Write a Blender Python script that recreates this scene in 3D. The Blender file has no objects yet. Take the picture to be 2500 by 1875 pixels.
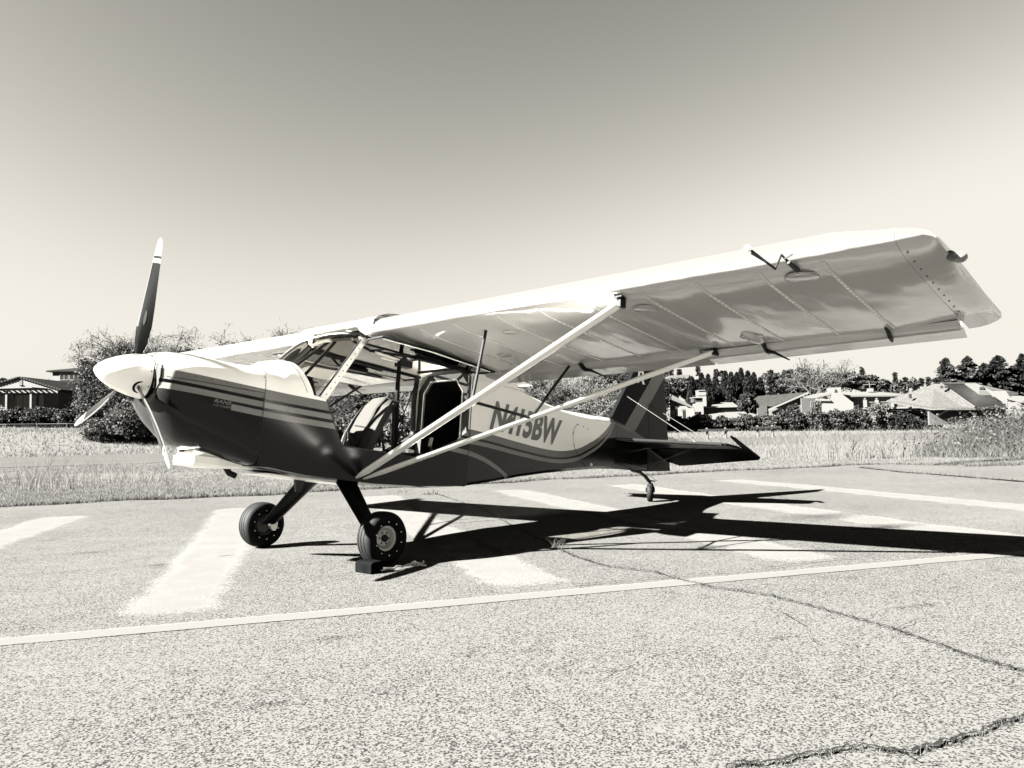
import bpy, math, random
import numpy as np
from mathutils import Vector, Matrix

random.seed(7)
RNG = np.random.default_rng(11)
sc = bpy.context.scene
col = sc.collection
R = math.radians

# ------------------------------------------------------------------ camera, sky, sun, exposure
CAM = np.array([3.710, 5.1811, 0.9279])
YAW, PIT, ROL, FPX = -2.4261, 0.0630, -0.0234, 1874.4        # FPX for a 2500 px wide frame
FW = np.array([math.cos(YAW) * math.cos(PIT), math.sin(YAW) * math.cos(PIT), math.sin(PIT)])
RT = np.array([math.sin(YAW), -math.cos(YAW), 0.0])
UP = np.cross(RT, FW)
R2 = math.cos(ROL) * RT + math.sin(ROL) * UP
U2 = -math.sin(ROL) * RT + math.cos(ROL) * UP
cam_d = bpy.data.cameras.new('camera')
cam_d.sensor_fit = 'HORIZONTAL'; cam_d.sensor_width = 36.0
cam_d.lens = 36.0 * FPX / 2500.0
cam_d.clip_start = 0.05; cam_d.clip_end = 6000
cam = bpy.data.objects.new('camera', cam_d); col.objects.link(cam)
cam.matrix_world = Matrix(((R2[0], U2[0], -FW[0], CAM[0]), (R2[1], U2[1], -FW[1], CAM[1]),
                           (R2[2], U2[2], -FW[2], CAM[2]), (0, 0, 0, 1)))
sc.camera = cam

SUN_TO = Vector((1.40, -0.71, 1.0)).normalized()
SUN_EL = math.asin(SUN_TO.z)
world = bpy.data.worlds.new('World'); sc.world = world; world.use_nodes = True
wn = world.node_tree; wn.nodes.clear()
sky = wn.nodes.new('ShaderNodeTexSky'); sky.sky_type = 'NISHITA'; sky.sun_disc = False
sky.sun_elevation = SUN_EL
sky.sun_rotation = math.atan2(SUN_TO.x, SUN_TO.y)
sky.altitude = 100; sky.air_density = 1.0; sky.dust_density = 0.6; sky.ozone_density = 1.5
sep = wn.nodes.new('ShaderNodeSeparateColor'); wn.links.new(sky.outputs[0], sep.inputs[0])
# black-and-white film developed hard: one record of the sky, raised in contrast
powr = wn.nodes.new('ShaderNodeMath'); powr.operation = 'POWER'; powr.inputs[1].default_value = 2.0
wn.links.new(sep.outputs[2], powr.inputs[0])
scl = wn.nodes.new('ShaderNodeMath'); scl.operation = 'MULTIPLY'; scl.inputs[1].default_value = 0.0140
wn.links.new(powr.outputs[0], scl.inputs[0])
shl = wn.nodes.new('ShaderNodeMath'); shl.operation = 'SMOOTH_MIN'; shl.inputs[1].default_value = 0.355; shl.inputs[2].default_value = 0.17
wn.links.new(scl.outputs[0], shl.inputs[0])          # the film's shoulder
comb = wn.nodes.new('ShaderNodeMix'); comb.data_type = 'RGBA'; comb.blend_type = 'MULTIPLY'
comb.inputs[0].default_value = 1.0
wn.links.new(shl.outputs[0], comb.inputs[6]); comb.inputs[7].default_value = (1.0, 0.96, 0.865, 1)
bg = wn.nodes.new('ShaderNodeBackground'); bg.inputs[1].default_value = 0.05
wn.links.new(comb.outputs[2], bg.inputs[0])
wo = wn.nodes.new('ShaderNodeOutputWorld'); wn.links.new(bg.outputs[0], wo.inputs[0])

sun_d = bpy.data.lights.new('sun', 'SUN'); sun_d.energy = 5.0; sun_d.angle = R(0.53)
sun_d.color = (1.0, 0.985, 0.95)
sun = bpy.data.objects.new('sun', sun_d); col.objects.link(sun)
sun.rotation_euler = SUN_TO.to_track_quat('Z', 'Y').to_euler()
sun.location = (20, -10, 15)

sc.view_settings.view_transform = 'Standard'; sc.view_settings.look = 'None'
sc.view_settings.exposure = 5.7; sc.view_settings.gamma = 1.0
sc.view_settings.use_curve_mapping = False
sc.render.engine = 'CYCLES'
sc.cycles.max_bounces = 6; sc.cycles.diffuse_bounces = 3; sc.cycles.glossy_bounces = 3
sc.cycles.transparent_max_bounces = 12; sc.cycles.transmission_bounces = 4
sc.cycles.sample_clamp_direct = 0.865 / 2 ** sc.view_settings.exposure    # the print's paper white
sc.cycles.use_denoising = True; sc.cycles.caustics_reflective = False; sc.cycles.caustics_refractive = False

# ------------------------------------------------------------------ helpers: pixels of the 2500 px photo to places
PITCH, Z0 = 0.1210, 1.1761                                    # the aircraft's attitude on its wheels
PM = Matrix.Translation((0, 0, Z0)) @ Matrix.Rotation(-PITCH, 4, 'Y')
FH = np.array([math.cos(YAW), math.sin(YAW)]); RH = RT[:2]
def horizon(px): return 937.5 + FPX * math.tan(PIT) + (px - 1250) * math.tan(ROL)
def xy(px, D, y=0.0):
    p = CAM[:2] + FH * (D + y) + RH * ((px - 1250) / FPX * D); return float(p[0]), float(p[1])
def zz(px, py, D): return CAM[2] + (horizon(px) - py) * D / FPX
def ground(px, py, z=0.0):
    d = FW + R2 * (px - 1250) / FPX - U2 * (py - 937.5) / FPX
    t = (z - CAM[2]) / d[2]; p = CAM + t * d; return (float(p[0]), float(p[1]))
E1 = np.array([-0.845, 0.535]); E2 = np.array([-0.535, -0.845])
def EN(a, b): p = E1 * a + E2 * b; return (float(p[0]), float(p[1]))
def sstep(a, b, x):
    t = np.clip((x - a) / (b - a), 0, 1); return t * t * (3 - 2 * t)

def terrain(x, y):
    a = np.asarray(x) * E1[0] + np.asarray(y) * E1[1]; b = np.asarray(x) * E2[0] + np.asarray(y) * E2[1]
    left = sstep(4, -14, a)
    z = -0.035 + sstep(59, 74, b) * (0.75 + 1.35 * left) + sstep(74, 92, b) * left * 1.9
    z = z + sstep(150, 420, b) * (15 + 3 * np.sin(a * 0.011 + 1.0) + 2.5 * np.sin(a * 0.031))
    z = z + sstep(150, 420, b) * 9 * np.exp(-((a - 190) / 60) ** 2)
    z = z + sstep(430, 900, b) * -10
    z = z + 0.05 * np.sin(a * 0.23) * np.sin(b * 0.31) * sstep(10, 14, b) * sstep(30, 28, b)
    return z

# ------------------------------------------------------------------ helpers: materials
def gcol(v, t=None):
    """grey with the print's toning: warm in the lights, a touch of teal in the darks"""
    if t is None: t = min(1.0, max(0.0, (v - 0.0005) / 0.003))
    w = (1.0, 0.978, 0.925); c = (0.86, 1.0, 1.02)
    return tuple(v * (w[i] * t + c[i] * (1 - t)) for i in range(3)) + (1.0,)

class NT:
    def __init__(s, name):
        s.m = bpy.data.materials.new(name); s.m.use_nodes = True
        s.t = s.m.node_tree; s.t.nodes.clear()
        s.out = s.t.nodes.new('ShaderNodeOutputMaterial')
    def n(s, typ, ins=None, **kw):
        nd = s.t.nodes.new(typ)
        for k, v in kw.items(): setattr(nd, k, v)
        for k, v in (ins or {}).items():
            if isinstance(v, bpy.types.NodeSocket): s.t.links.new(v, nd.inputs[k])
            else: nd.inputs[k].default_value = v
        return nd
    def math(s, op, a, b=0.0, c=0.0): return s.n('ShaderNodeMath', {0: a, 1: b, 2: c}, operation=op).outputs[0]
    def ramp(s, fac, stops, interp='LINEAR'):
        nd = s.n('ShaderNodeValToRGB', {0: fac}); r = nd.color_ramp; r.interpolation = interp
        while len(r.elements) < len(stops): r.elements.new(0.5)
        for e, (p, c) in zip(r.elements, stops):
            e.position = p; e.color = c if isinstance(c, tuple) else gcol(c)
        return nd.outputs[0]
    def mix(s, f, a, b): 
        nd = s.n('ShaderNodeMix', data_type='RGBA')
        for k, v in ((0, f), (6, a), (7, b)):
            if isinstance(v, bpy.types.NodeSocket): s.t.links.new(v, nd.inputs[k])
            else: nd.inputs[k].default_value = v
        return nd.outputs[2]
    def obj(s): return s.n('ShaderNodeTexCoord').outputs['Object']
    def noise(s, vec, scale, detail=3.0, rough=0.55): 
        return s.n('ShaderNodeTexNoise', {'Vector': vec, 'Scale': scale, 'Detail': detail, 'Roughness': rough}).outputs[0]
    def bump(s, h, strength, dist): return s.n('ShaderNodeBump', {'Height': h, 'Strength': strength, 'Distance': dist}).outputs[0]
    def bsdf(s, base, rough=0.5, spec=0.5, metal=0.0, coat=0.0, normal=None, alpha=None, coat_rough=0.08):
        ins = {'Base Color': base, 'Roughness': rough, 'Specular IOR Level': spec, 'Metallic': metal, 'Coat Weight': coat, 'Coat Roughness': coat_rough}
        if normal is not None: ins['Normal'] = normal
        if alpha is not None: ins['Alpha'] = alpha
        b = s.n('ShaderNodeBsdfPrincipled', ins); s.t.links.new(b.outputs[0], s.out.inputs[0]); return b

MATS = {}
SUNK = 0.7
OPEN = {'runway', 'white_stucco', 'pale_roof', 'grey_and_shade_stucco', 'dark_stucco', 'brown_shingle', 'tile_roof', 'tile_dark', 'wood_trim', 'dark_trim_and_shade', 'timber', 'galvanised', 'bark', 'pale_bark', 'rock', 'crack_dirt', 'rubber', 'rope', 'seat_fabric'}
def simple(name, v, rough=0.5, spec=0.5, metal=0.0, coat=0.0, var=0.0, scale=3.0, bump=0.0, bscale=20.0, bdist=0.01, tint=None, stretch=None):
    if name in OPEN: v *= SUNK
    s = NT(name); c = s.obj(); c0 = c
    if stretch: c0 = s.n('ShaderNodeMapping', {'Vector': c, 'Scale': stretch}).outputs[0]
    base = gcol(v, tint)
    if var:
        f = s.noise(c0, scale, 4.0)
        base = s.mix(s.n('ShaderNodeMapRange', {0: f, 1: 0.3, 2: 0.7}).outputs[0], gcol(v * (1 - var), tint), gcol(min(.95, v * (1 + var)), tint))
    nrm = s.bump(s.noise(c0, bscale, 3.0), bump, bdist) if bump else None
    s.bsdf(base, rough, spec, metal, coat, nrm); MATS[name] = s.m; return s.m
def tonemat(name, lo, hi, rough=0.8, spec=0.2, trans=0.0):
    """vegetation: each leaf or blade has its own grey between lo and hi"""
    s = NT(name); a = s.n('ShaderNodeAttribute', attribute_name='tone').outputs['Fac']
    base = s.mix(a, gcol(lo * SUNK), gcol(hi * SUNK))
    b = s.bsdf(base, rough, spec * .3)
    if trans:
        t = s.n('ShaderNodeBsdfTranslucent', {0: base}); mx = s.n('ShaderNodeMixShader', {0: trans, 1: b.outputs[0], 2: t.outputs[0]})
        s.t.links.new(mx.outputs[0], s.out.inputs[0])
    MATS[name] = s.m; return s.m

# ------------------------------------------------------------------ helpers: meshes and objects
def tag(o, label=None, cat=None, group=None, kind=None):
    for k, v in (('label', label), ('category', cat), ('group', group), ('kind', kind)):
        if v: o[k] = v
    return o
def empty(name, loc=(0, 0, 0), label=None, cat=None, group=None):
    o = bpy.data.objects.new(name, None); col.objects.link(o); o.location = loc
    o.empty_display_size = 0.3
    return tag(o, label, cat, group)
def link(name, me, mat, parent=None, mw=None):
    if mat is not None and not me.materials: me.materials.append(MATS[mat] if isinstance(mat, str) else mat)
    o = bpy.data.objects.new(name, me); col.objects.link(o)
    if parent is not None: o.parent = parent
    if mw is not None: o.matrix_local = mw
    return o
def npmesh(name, V, F, tone=None):
    """V (n,3), F (m,k) numpy arrays"""
    me = bpy.data.meshes.new(name); V = np.asarray(V, np.float32); F = np.asarray(F, np.int32); k = F.shape[1]
    me.vertices.add(len(V)); me.vertices.foreach_set('co', V.ravel())
    me.loops.add(F.size); me.loops.foreach_set('vertex_index', F.ravel())
    me.polygons.add(len(F)); me.polygons.foreach_set('loop_start', np.arange(0, F.size, k, dtype=np.int32))
    me.polygons.foreach_set('loop_total', np.full(len(F), k, np.int32))
    me.update(calc_edges=True)
    if tone is not None:
        at = me.attributes.new('tone', 'FLOAT', 'POINT'); at.data.foreach_set('value', np.asarray(tone, np.float32))
    return me

class MB:
    def __init__(s): s.v = []; s.f = []
    def add(s, V, F):
        o = len(s.v); s.v += [tuple(map(float, p)) for p in V]; s.f += [tuple(i + o for i in q) for q in F]; return s
    def box(s, lo, hi):
        (a, b, c), (d, e, f) = lo, hi
        return s.add([(a, b, c), (d, b, c), (d, e, c), (a, e, c), (a, b, f), (d, b, f), (d, e, f), (a, e, f)],
                     [(3, 2, 1, 0), (4, 5, 6, 7), (0, 1, 5, 4), (1, 2, 6, 5), (2, 3, 7, 6), (3, 0, 4, 7)])
    def obox(s, c, ax, ay, az):
        """box from centre and three half-axis vectors"""
        c, ax, ay, az = map(np.array, (c, ax, ay, az))
        V = [c + i * ax + j * ay + k * az for k in (-1, 1) for i, j in ((-1, -1), (1, -1), (1, 1), (-1, 1))]
        return s.add(V, [(3, 2, 1, 0), (4, 5, 6, 7), (0, 1, 5, 4), (1, 2, 6, 5), (2, 3, 7, 6), (3, 0, 4, 7)])
    def loft(s, secs, closed=True, cap0=True, cap1=True):
        n = len(secs[0]); V = [p for q in secs for p in q]; F = []
        for i in range(len(secs) - 1):
            for j in range(n if closed else n - 1):
                k = (j + 1) % n; F.append((i * n + j, i * n + k, (i + 1) * n + k, (i + 1) * n + j))
        if closed and cap0: F.append(tuple(range(n - 1, -1, -1)))
        if closed and cap1: F.append(tuple((len(secs) - 1) * n + j for j in range(n)))
        return s.add(V, F)
    def tube(s, pts, r, n=8, flat=1.0, flatdir=None):
        """round or flattened tube along a path; r a number or one radius per point"""
        pts = [np.array(p, float) for p in pts]; m = len(pts)
        rr = [r] * m if np.isscalar(r) else r; secs = []
        for i, p in enumerate(pts):
            d = pts[min(i + 1, m - 1)] - pts[max(i - 1, 0)]; d = d / (np.linalg.norm(d) + 1e-9)
            ref = np.array(flatdir, float) if flatdir is not None else (np.array([0, 0, 1.0]) if abs(d[2]) < 0.9 else np.array([1.0, 0, 0]))
            a = ref - d * (ref @ d); a /= np.linalg.norm(a); b = np.cross(d, a)
            secs.append([p + rr[i] * (math.cos(t) * a + flat * math.sin(t) * b) for t in [2 * math.pi * k / n for k in range(n)]])
        return s.loft(secs)
    def prism(s, poly, f, t0, t1):
        """polygon of 2-d points; f(p, t) gives the 3-d point at thickness t"""
        n = len(poly); V = [f(p, t0) for p in poly] + [f(p, t1) for p in poly]
        F = [tuple(range(n - 1, -1, -1)), tuple(range(n, 2 * n))] + [(i, (i + 1) % n, n + (i + 1) % n, n + i) for i in range(n)]
        return s.add(V, F)
    def lathe(s, prof, f, n=32, cap=False):
        """prof (r, h) list; f(x, y, h) gives the 3-d point"""
        secs = [[f(r * math.cos(t), r * math.sin(t), h) for t in [2 * math.pi * k / n for k in range(n)]] for r, h in prof]
        return s.loft(secs, True, cap, cap)
    def build(s, name, mat, parent=None, smooth=0, mw=None, kind=None):
        me = bpy.data.meshes.new(name); me.from_pydata(s.v, [], s.f); me.update()
        import bmesh
        bm = bmesh.new(); bm.from_mesh(me); bmesh.ops.recalc_face_normals(bm, faces=bm.faces); bm.to_mesh(me); bm.free()
        if smooth:
            me.polygons.foreach_set('use_smooth', [True] * len(me.polygons)); me.set_sharp_from_angle(angle=R(smooth))
        o = link(name, me, mat, parent, mw)
        if kind: o['kind'] = kind
        return o
def bevel(o, w, seg=2):
    m = o.modifiers.new('bevel', 'BEVEL'); m.width = w; m.segments = seg; m.limit_method = 'ANGLE'; m.angle_limit = R(35); return o
def interp(x, tab, k):
    xs = [t[0] for t in tab]; ys = [t[k] for t in tab]
    if xs[0] > xs[-1]: xs = xs[::-1]; ys = ys[::-1]
    return float(np.interp(x, xs, ys))

# ------------------------------------------------------------------ materials
def m_apron():
    s = NT('asphalt'); c = s.obj()
    v1 = s.n('ShaderNodeTexVoronoi', {'Vector': c, 'Scale': 165.0, 'Randomness': 1.0})
    cell = s.n('ShaderNodeSeparateColor', {0: v1.outputs['Color']})
    n1 = s.noise(c, 90.0, 3.0, 0.65); big = s.noise(c, 0.45, 5.0, 0.6); mid = s.noise(c, 4.0, 5.0, 0.65)
    drift = s.math('ADD', s.math('MULTIPLY', s.math('SUBTRACT', big, 0.5), 0.55), s.math('MULTIPLY', s.math('SUBTRACT', mid, 0.5), 0.35))
    f = s.math('ADD', s.math('ADD', cell.outputs[0], s.math('MULTIPLY', s.math('SUBTRACT', n1, 0.5), 0.5)), drift)
    base = s.ramp(f, [(0.10, 0.004), (0.32, 0.011), (0.45, 0.024), (0.70, 0.036), (1.0, 0.050)])
    s.bsdf(base, 0.9, 0.0, normal=s.bump(f, 0.35, 0.003)); MATS['asphalt'] = s.m
m_apron()
def m_paintmark(name, v, wear0, wear1, fine=60.0):
    s = NT(name); c = s.obj(); g = s.n('ShaderNodeAttribute', attribute_name='tone').outputs['Fac']
    n1 = s.noise(c, 3.0, 5.0, 0.65); n2 = s.noise(c, fine, 3.0, 0.7)
    f = s.math('ADD', s.math('MULTIPLY', n1, 0.55), s.math('MULTIPLY', n2, 0.6)); f = s.math('ADD', f, s.math('MULTIPLY', s.math('SUBTRACT', g, 1.0), 0.55))
    a = s.n('ShaderNodeMapRange', {0: f, 1: wear0, 2: wear1}).outputs[0]
    s.bsdf(s.mix(s.noise(c, 40.0), gcol(v * 0.85), gcol(v)), 0.8, 0.0, alpha=a, normal=s.bump(n2, 0.5, 0.003)); MATS[name] = s.m
m_paintmark('faded_paint', 0.036, 0.28, 0.66); m_paintmark('line_paint', 0.055, 0.22, 0.50)
def m_stain():
    s = NT('oil'); c = s.obj(); n1 = s.noise(c, 26.0, 5.0, 0.75)
    g = s.n('ShaderNodeAttribute', attribute_name='tone').outputs['Fac']
    a = s.n('ShaderNodeMapRange', {0: s.math('ADD', n1, s.math('MULTIPLY', g, 0.42)), 1: 0.52, 2: 0.92, 4: 0.5}).outputs[0]
    s.bsdf(gcol(0.005, 1.0), 0.8, 0.0, alpha=a); MATS['oil'] = s.m
m_stain()
def m_ground():
    s = NT('dry_grass_ground'); c = s.obj()
    n1 = s.noise(c, 0.25, 5.0, 0.6); n2 = s.noise(c, 6.0, 4.0, 0.7)
    f = s.math('ADD', s.math('MULTIPLY', n1, 0.6), s.math('MULTIPLY', n2, 0.55))
    base = s.ramp(f, [(0.35, 0.012), (0.5, 0.024), (0.62, 0.034), (0.8, 0.042)])
    s.bsdf(base, 0.95, 0.0, normal=s.bump(n2, 0.8, 0.08)); MATS['dry_grass_ground'] = s.m
m_ground()
simple('runway', 0.019, 0.9, 0.0, var=0.12, scale=0.4, bump=0.3, bscale=30, bdist=0.01)
simple('crack_dirt', 0.005, 1.0, 0.0)
simple('white_paint', 0.76, 0.25, 0.35, var=0.03, scale=2.0, bump=0.05, bscale=2.2, bdist=0.02)
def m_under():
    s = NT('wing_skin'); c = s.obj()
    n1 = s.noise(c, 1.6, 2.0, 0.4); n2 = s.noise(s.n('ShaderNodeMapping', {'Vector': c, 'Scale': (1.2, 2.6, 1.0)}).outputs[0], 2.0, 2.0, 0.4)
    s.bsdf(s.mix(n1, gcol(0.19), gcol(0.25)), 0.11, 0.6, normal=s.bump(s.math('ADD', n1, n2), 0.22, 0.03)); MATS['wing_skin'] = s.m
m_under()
def m_livery():
    s = NT('fuselage_paint'); c = s.obj(); xyz = s.n('ShaderNodeSeparateXYZ', {0: c}); u, w = xyz.outputs[0], xyz.outputs[2]
    U0, U1, W0, W1 = -5.6, 1.7, -0.8, 1.2
    un = s.n('ShaderNodeMapRange', {0: u, 1: U0, 2: U1}).outputs[0]
    def curve(tab):
        nd = s.n('ShaderNodeFloatCurve', {1: un}); cv = nd.mapping.curves[0]; tab = sorted(tab)
        pts = [((a - U0) / (U1 - U0), (b - W0) / (W1 - W0)) for a, b in tab]
        cv.points[0].location = pts[0]; cv.points[1].location = pts[-1]
        for p in pts[1:-1]: cv.points.new(*p)
        for p in cv.points: p.handle_type = 'AUTO_CLAMPED'
        nd.mapping.update()
        return s.n('ShaderNodeMapRange', {0: nd.outputs[0], 1: 0.0, 2: 1.0, 3: W0, 4: W1}).outputs[0]
    w0 = curve([(1.7, -.010), (1.47, -.024), (.78, -.069), (.26, -.086), (-.6, -.110), (-1.5, -.133), (-2.03, -.168), (-2.6, -.192), (-3.0, -.160), (-3.42, -.035), (-3.74, .125), (-3.93, .29), (-4.03, .45), (-4.2, .8), (-5.6, 1.2)])
    d = s.math('SUBTRACT', w, w0)
    dn = s.n('ShaderNodeMapRange', {0: d, 1: -0.25, 2: 0.25}).outputs[0]
    WH, MG, BK, LG, DK = gcol(0.82), gcol(0.13), gcol(0.0005), gcol(0.155), gcol(0.004)
    q = lambda t: (t + 0.25) / 0.5
    base = s.ramp(dn, [(0.0, DK), (q(-.063), LG), (q(-.025), BK), (q(0.0), MG), (q(.066), WH)], 'CONSTANT')
    w2 = curve([(1.7, -.125), (1.03, -.158), (.78, -.176), (.2, -.196), (-.7, -.232), (-1.1, -.258), (-1.36, -.285), (-1.64, -.352), (-1.87, -.452), (-2.1, -.62), (-5.6, -.8)])
    m2 = s.math('LESS_THAN', s.math('ABSOLUTE', s.math('SUBTRACT', w, w2)), 0.021)
    m2 = s.math('MULTIPLY', m2, s.math('LESS_THAN', u, 1.03)); m2 = s.math('MULTIPLY', m2, s.math('GREATER_THAN', u, -2.0))
    base = s.mix(m2, base, LG)
    s.bsdf(base, 0.16, 0.15, coat=0.0, normal=s.bump(s.noise(c, 2.3, 2.0, 0.4), 0.08, 0.03)); MATS['fuselage_paint'] = s.m
m_livery()
def m_tail():
    """fin and rudder: dark, one pale diagonal band, then dark again"""
    s = NT('fin_paint'); c = s.obj(); xyz = s.n('ShaderNodeSeparateXYZ', {0: c}); u, w = xyz.outputs[0], xyz.outputs[2]
    # signed distance behind the line (-4.162,.165) - (-4.848,.946)
    e = np.array([-4.848 + 4.162, .946 - .165]); e /= np.linalg.norm(e); nx, nz = -e[1], e[0]
    if nx > 0: nx, nz = -nx, -nz
    d = s.math('ADD', s.math('MULTIPLY', s.math('ADD', u, 4.162), nx), s.math('MULTIPLY', s.math('SUBTRACT', w, .165), nz))
    dn = s.n('ShaderNodeMapRange', {0: d, 1: -0.5, 2: 0.5}).outputs[0]
    base = s.ramp(dn, [(0.0, gcol(0.0015)), (0.5, gcol(0.15)), (0.70, gcol(0.028))], 'CONSTANT')
    s.bsdf(base, 0.2, 0.03); MATS['fin_paint'] = s.m
m_tail()
def m_blade():
    s = NT('blade_paint'); c = s.obj(); xyz = s.n('ShaderNodeSeparateXYZ', {0: c})
    r = s.math('SQRT', s.math('ADD', s.math('POWER', xyz.outputs[1], 2.0), s.math('POWER', xyz.outputs[2], 2.0)))
    BK, WH = gcol(0.0004), gcol(0.75)
    base = s.ramp(r, [(0.0, BK), (0.752, WH), (0.785, BK), (0.797, WH)], 'CONSTANT')
    s.bsdf(base, 0.15, 0.2); MATS['blade_paint'] = s.m
m_blade()
simple('dark_paint', 0.0012, 0.3, 0.04)
simple('rubber', 0.0022, 0.7, 0.05, var=0.3, scale=14, bump=0.1, bscale=80, bdist=0.002)
simple('black_metal', 0.002, 0.42, 0.12)
simple('interior_black', 0.003, 0.8, 0.1, var=0.3, scale=10)
simple('interior_grey', 0.02, 0.5, 0.3)
simple('steel', 0.55, 0.3, 0.5, metal=1.0)
simple('alloy', 0.62, 0.28, 0.5, metal=0.9)
simple('rim_paint', 0.30, 0.35, 0.5)
simple('strut_paint', 0.48, 0.3, 0.4)
simple('seat_fabric', 0.024, 0.85, 0.2, var=0.2, scale=18, bump=0.3, bscale=150, bdist=0.002)
simple('strap', 0.004, 0.8, 0.2)
simple('letter_grey', 0.10, 0.3, 0.25); simple('letter_pale', 0.13, 0.4, 0.4); simple('letter_black', 0.01, 0.4, 0.4)
simple('light_white', 0.8, 0.4, 0.4); simple('lamp_dark', 0.05, 0.1, 0.6)
simple('chock_rubber', 0.0011, 0.8, 0.0, var=0.35, scale=12, bump=0.2, bscale=60, bdist=0.003)
simple('rope', 0.5, 0.9, 0.1, bump=0.5, bscale=200, bdist=0.002)
simple('seam', 0.006, 0.6, 0.3)
simple('decal_grey', 0.007, 0.6, 0.0); simple('wire_steel', 0.03, 0.4, 0.4); simple('gloss_black', 0.004, 0.15, 0.5); simple('guard_metal', 0.035, 0.5, 0.3); simple('tape', 0.25, 0.35, 0.4)
def m_glass(name, tint, mixf, rough=0.02):
    s = NT(name); fr = s.n('ShaderNodeFresnel', {0: 1.45}).outputs[0]
    f = s.math('MULTIPLY', fr, mixf)
    t = s.n('ShaderNodeBsdfTransparent', {0: gcol(tint)}); g = s.n('ShaderNodeBsdfGlossy', {0: gcol(0.9), 'Roughness': rough})
    mx = s.n('ShaderNodeMixShader', {0: f, 1: t.outputs[0], 2: g.outputs[0]}); s.t.links.new(mx.outputs[0], s.out.inputs[0]); MATS[name] = s.m
m_glass('perspex', 0.55, 1.0); m_glass('clear_perspex', 0.88, 0.9)
simple('window_glass', 0.004, 0.05, 0.4)
# buildings
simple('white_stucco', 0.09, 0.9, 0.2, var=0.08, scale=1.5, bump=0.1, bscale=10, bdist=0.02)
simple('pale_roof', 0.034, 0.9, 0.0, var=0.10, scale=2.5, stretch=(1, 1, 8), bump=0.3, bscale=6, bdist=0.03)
simple('grey_and_shade_stucco', 0.028, 0.9, 0.2, var=0.12, scale=1.2)
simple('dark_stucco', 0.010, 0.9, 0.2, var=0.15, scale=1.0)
simple('brown_shingle', 0.007, 0.95, 0.0, var=0.25, scale=3.0, tint=1.0)
simple('tile_roof', 0.016, 0.9, 0.0, var=0.25, scale=4.0)
simple('tile_dark', 0.006, 0.9, 0.0, var=0.3, scale=5.0)
simple('wood_trim', 0.05, 0.8, 0.2, var=0.1, scale=3.0)
simple('dark_trim_and_shade', 0.005, 0.9, 0.1)  # near-black for dark fittings, and for shade painted under eaves and in a recess
simple('timber', 0.06, 0.9, 0.1, var=0.3, scale=8); simple('galvanised', 0.04, 0.5, 0.4)
simple('bark', 0.010, 0.95, 0.1, var=0.4, scale=6.0, bump=0.6, bscale=14, bdist=0.05)
simple('pale_bark', 0.045, 0.95, 0.1, var=0.35, scale=5.0)
tonemat('leaf_dark', 0.004, 0.013, 0.6, 0.2, 0.32); tonemat('leaf_black', 0.0012, 0.005, 0.7, 0.1, 0.05)
tonemat('leaf_mid', 0.006, 0.024, 0.6, 0.2, 0.32); tonemat('leaf_pale', 0.012, 0.05, 0.7, 0.1, 0.2)
tonemat('grass_blade', 0.036, 0.115, 0.8, 0.1, 0.2); tonemat('straw', 0.04, 0.10, 0.8, 0.1, 0.1)
tonemat('bramble', 0.006, 0.065, 0.8, 0.1, 0.1); tonemat('weed_dark', 0.004, 0.030, 0.8, 0.1, 0.1)
simple('rock', 0.11, 0.9, 0.1, var=0.2, scale=2.0)

# ================================================================== the setting
def sheet(name, pts, z, mat, kind='structure', parent=None):
    m = MB(); n = len(pts); m.add([(x, y, z) for x, y in pts], [tuple(range(n))])
    o = m.build(name, mat, parent)
    for p in o.data.polygons:
        if p.normal.z < 0: o.data.flip_normals(); break
    if kind: o['kind'] = kind
    return o

# ground: one sheet to the horizon in the runway's own axes
aa = np.concatenate([np.linspace(-1500, -120, 24), np.linspace(-110, 190, 101), np.linspace(200, 1800, 30)])
bb = np.concatenate([np.linspace(-60, 6, 12), np.linspace(8, 100, 70), np.linspace(105, 460, 60), np.linspace(480, 2600, 24)])
A, B = np.meshgrid(aa, bb, indexing='ij')
X = A * E1[0] + B * E2[0]; Y = A * E1[1] + B * E2[1]; Zt = terrain(X, Y)
V = np.stack([X.ravel(), Y.ravel(), Zt.ravel()], 1); nb = len(bb)
ii, jj = np.meshgrid(np.arange(len(aa) - 1), np.arange(nb - 1), indexing='ij')
q = (ii * nb + jj).ravel(); F = np.stack([q, q + nb, q + nb + 1, q + 1], 1)
me = npmesh('ground', V, F)
if me.polygons[0].normal.z < 0: me.flip_normals()
g = link('ground', me, 'dry_grass_ground'); g['kind'] = 'structure'

# apron: a slab with a ragged far edge
edge = [(-14, 6.7)]
rr = random.Random(3)
for a in np.arange(-13.5, 13.0, 0.35):
    b = np.interp(a, [-14, -4, -0.5, 3, 6, 9, 12.8], [6.7, 6.85, 7.0, 7.35, 7.8, 8.1, 8.2]) + rr.uniform(-.09, .09) + .10 * math.sin(a * 1.7) + .07 * math.sin(a * 4.3 + 1)
    edge.append((a, b))
edge += [(12.9, 8.15), (13.2, 7.2)]
for a in np.arange(13.6, 40, 0.5): edge.append((a, np.interp(a, [13, 16, 22, 40], [6.2, 5.9, 6.2, 6.0]) + rr.uniform(-.12, .12)))
poly = [EN(a, b) for a, b in edge] + [EN(40, -40), EN(-40, -40), EN(-40, 6.5)]
m = MB(); m.prism(poly, lambda p, t: (p[0], p[1], t), -0.05, 0.0)
o = m.build('apron', 'asphalt'); o['kind'] = 'structure'
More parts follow.
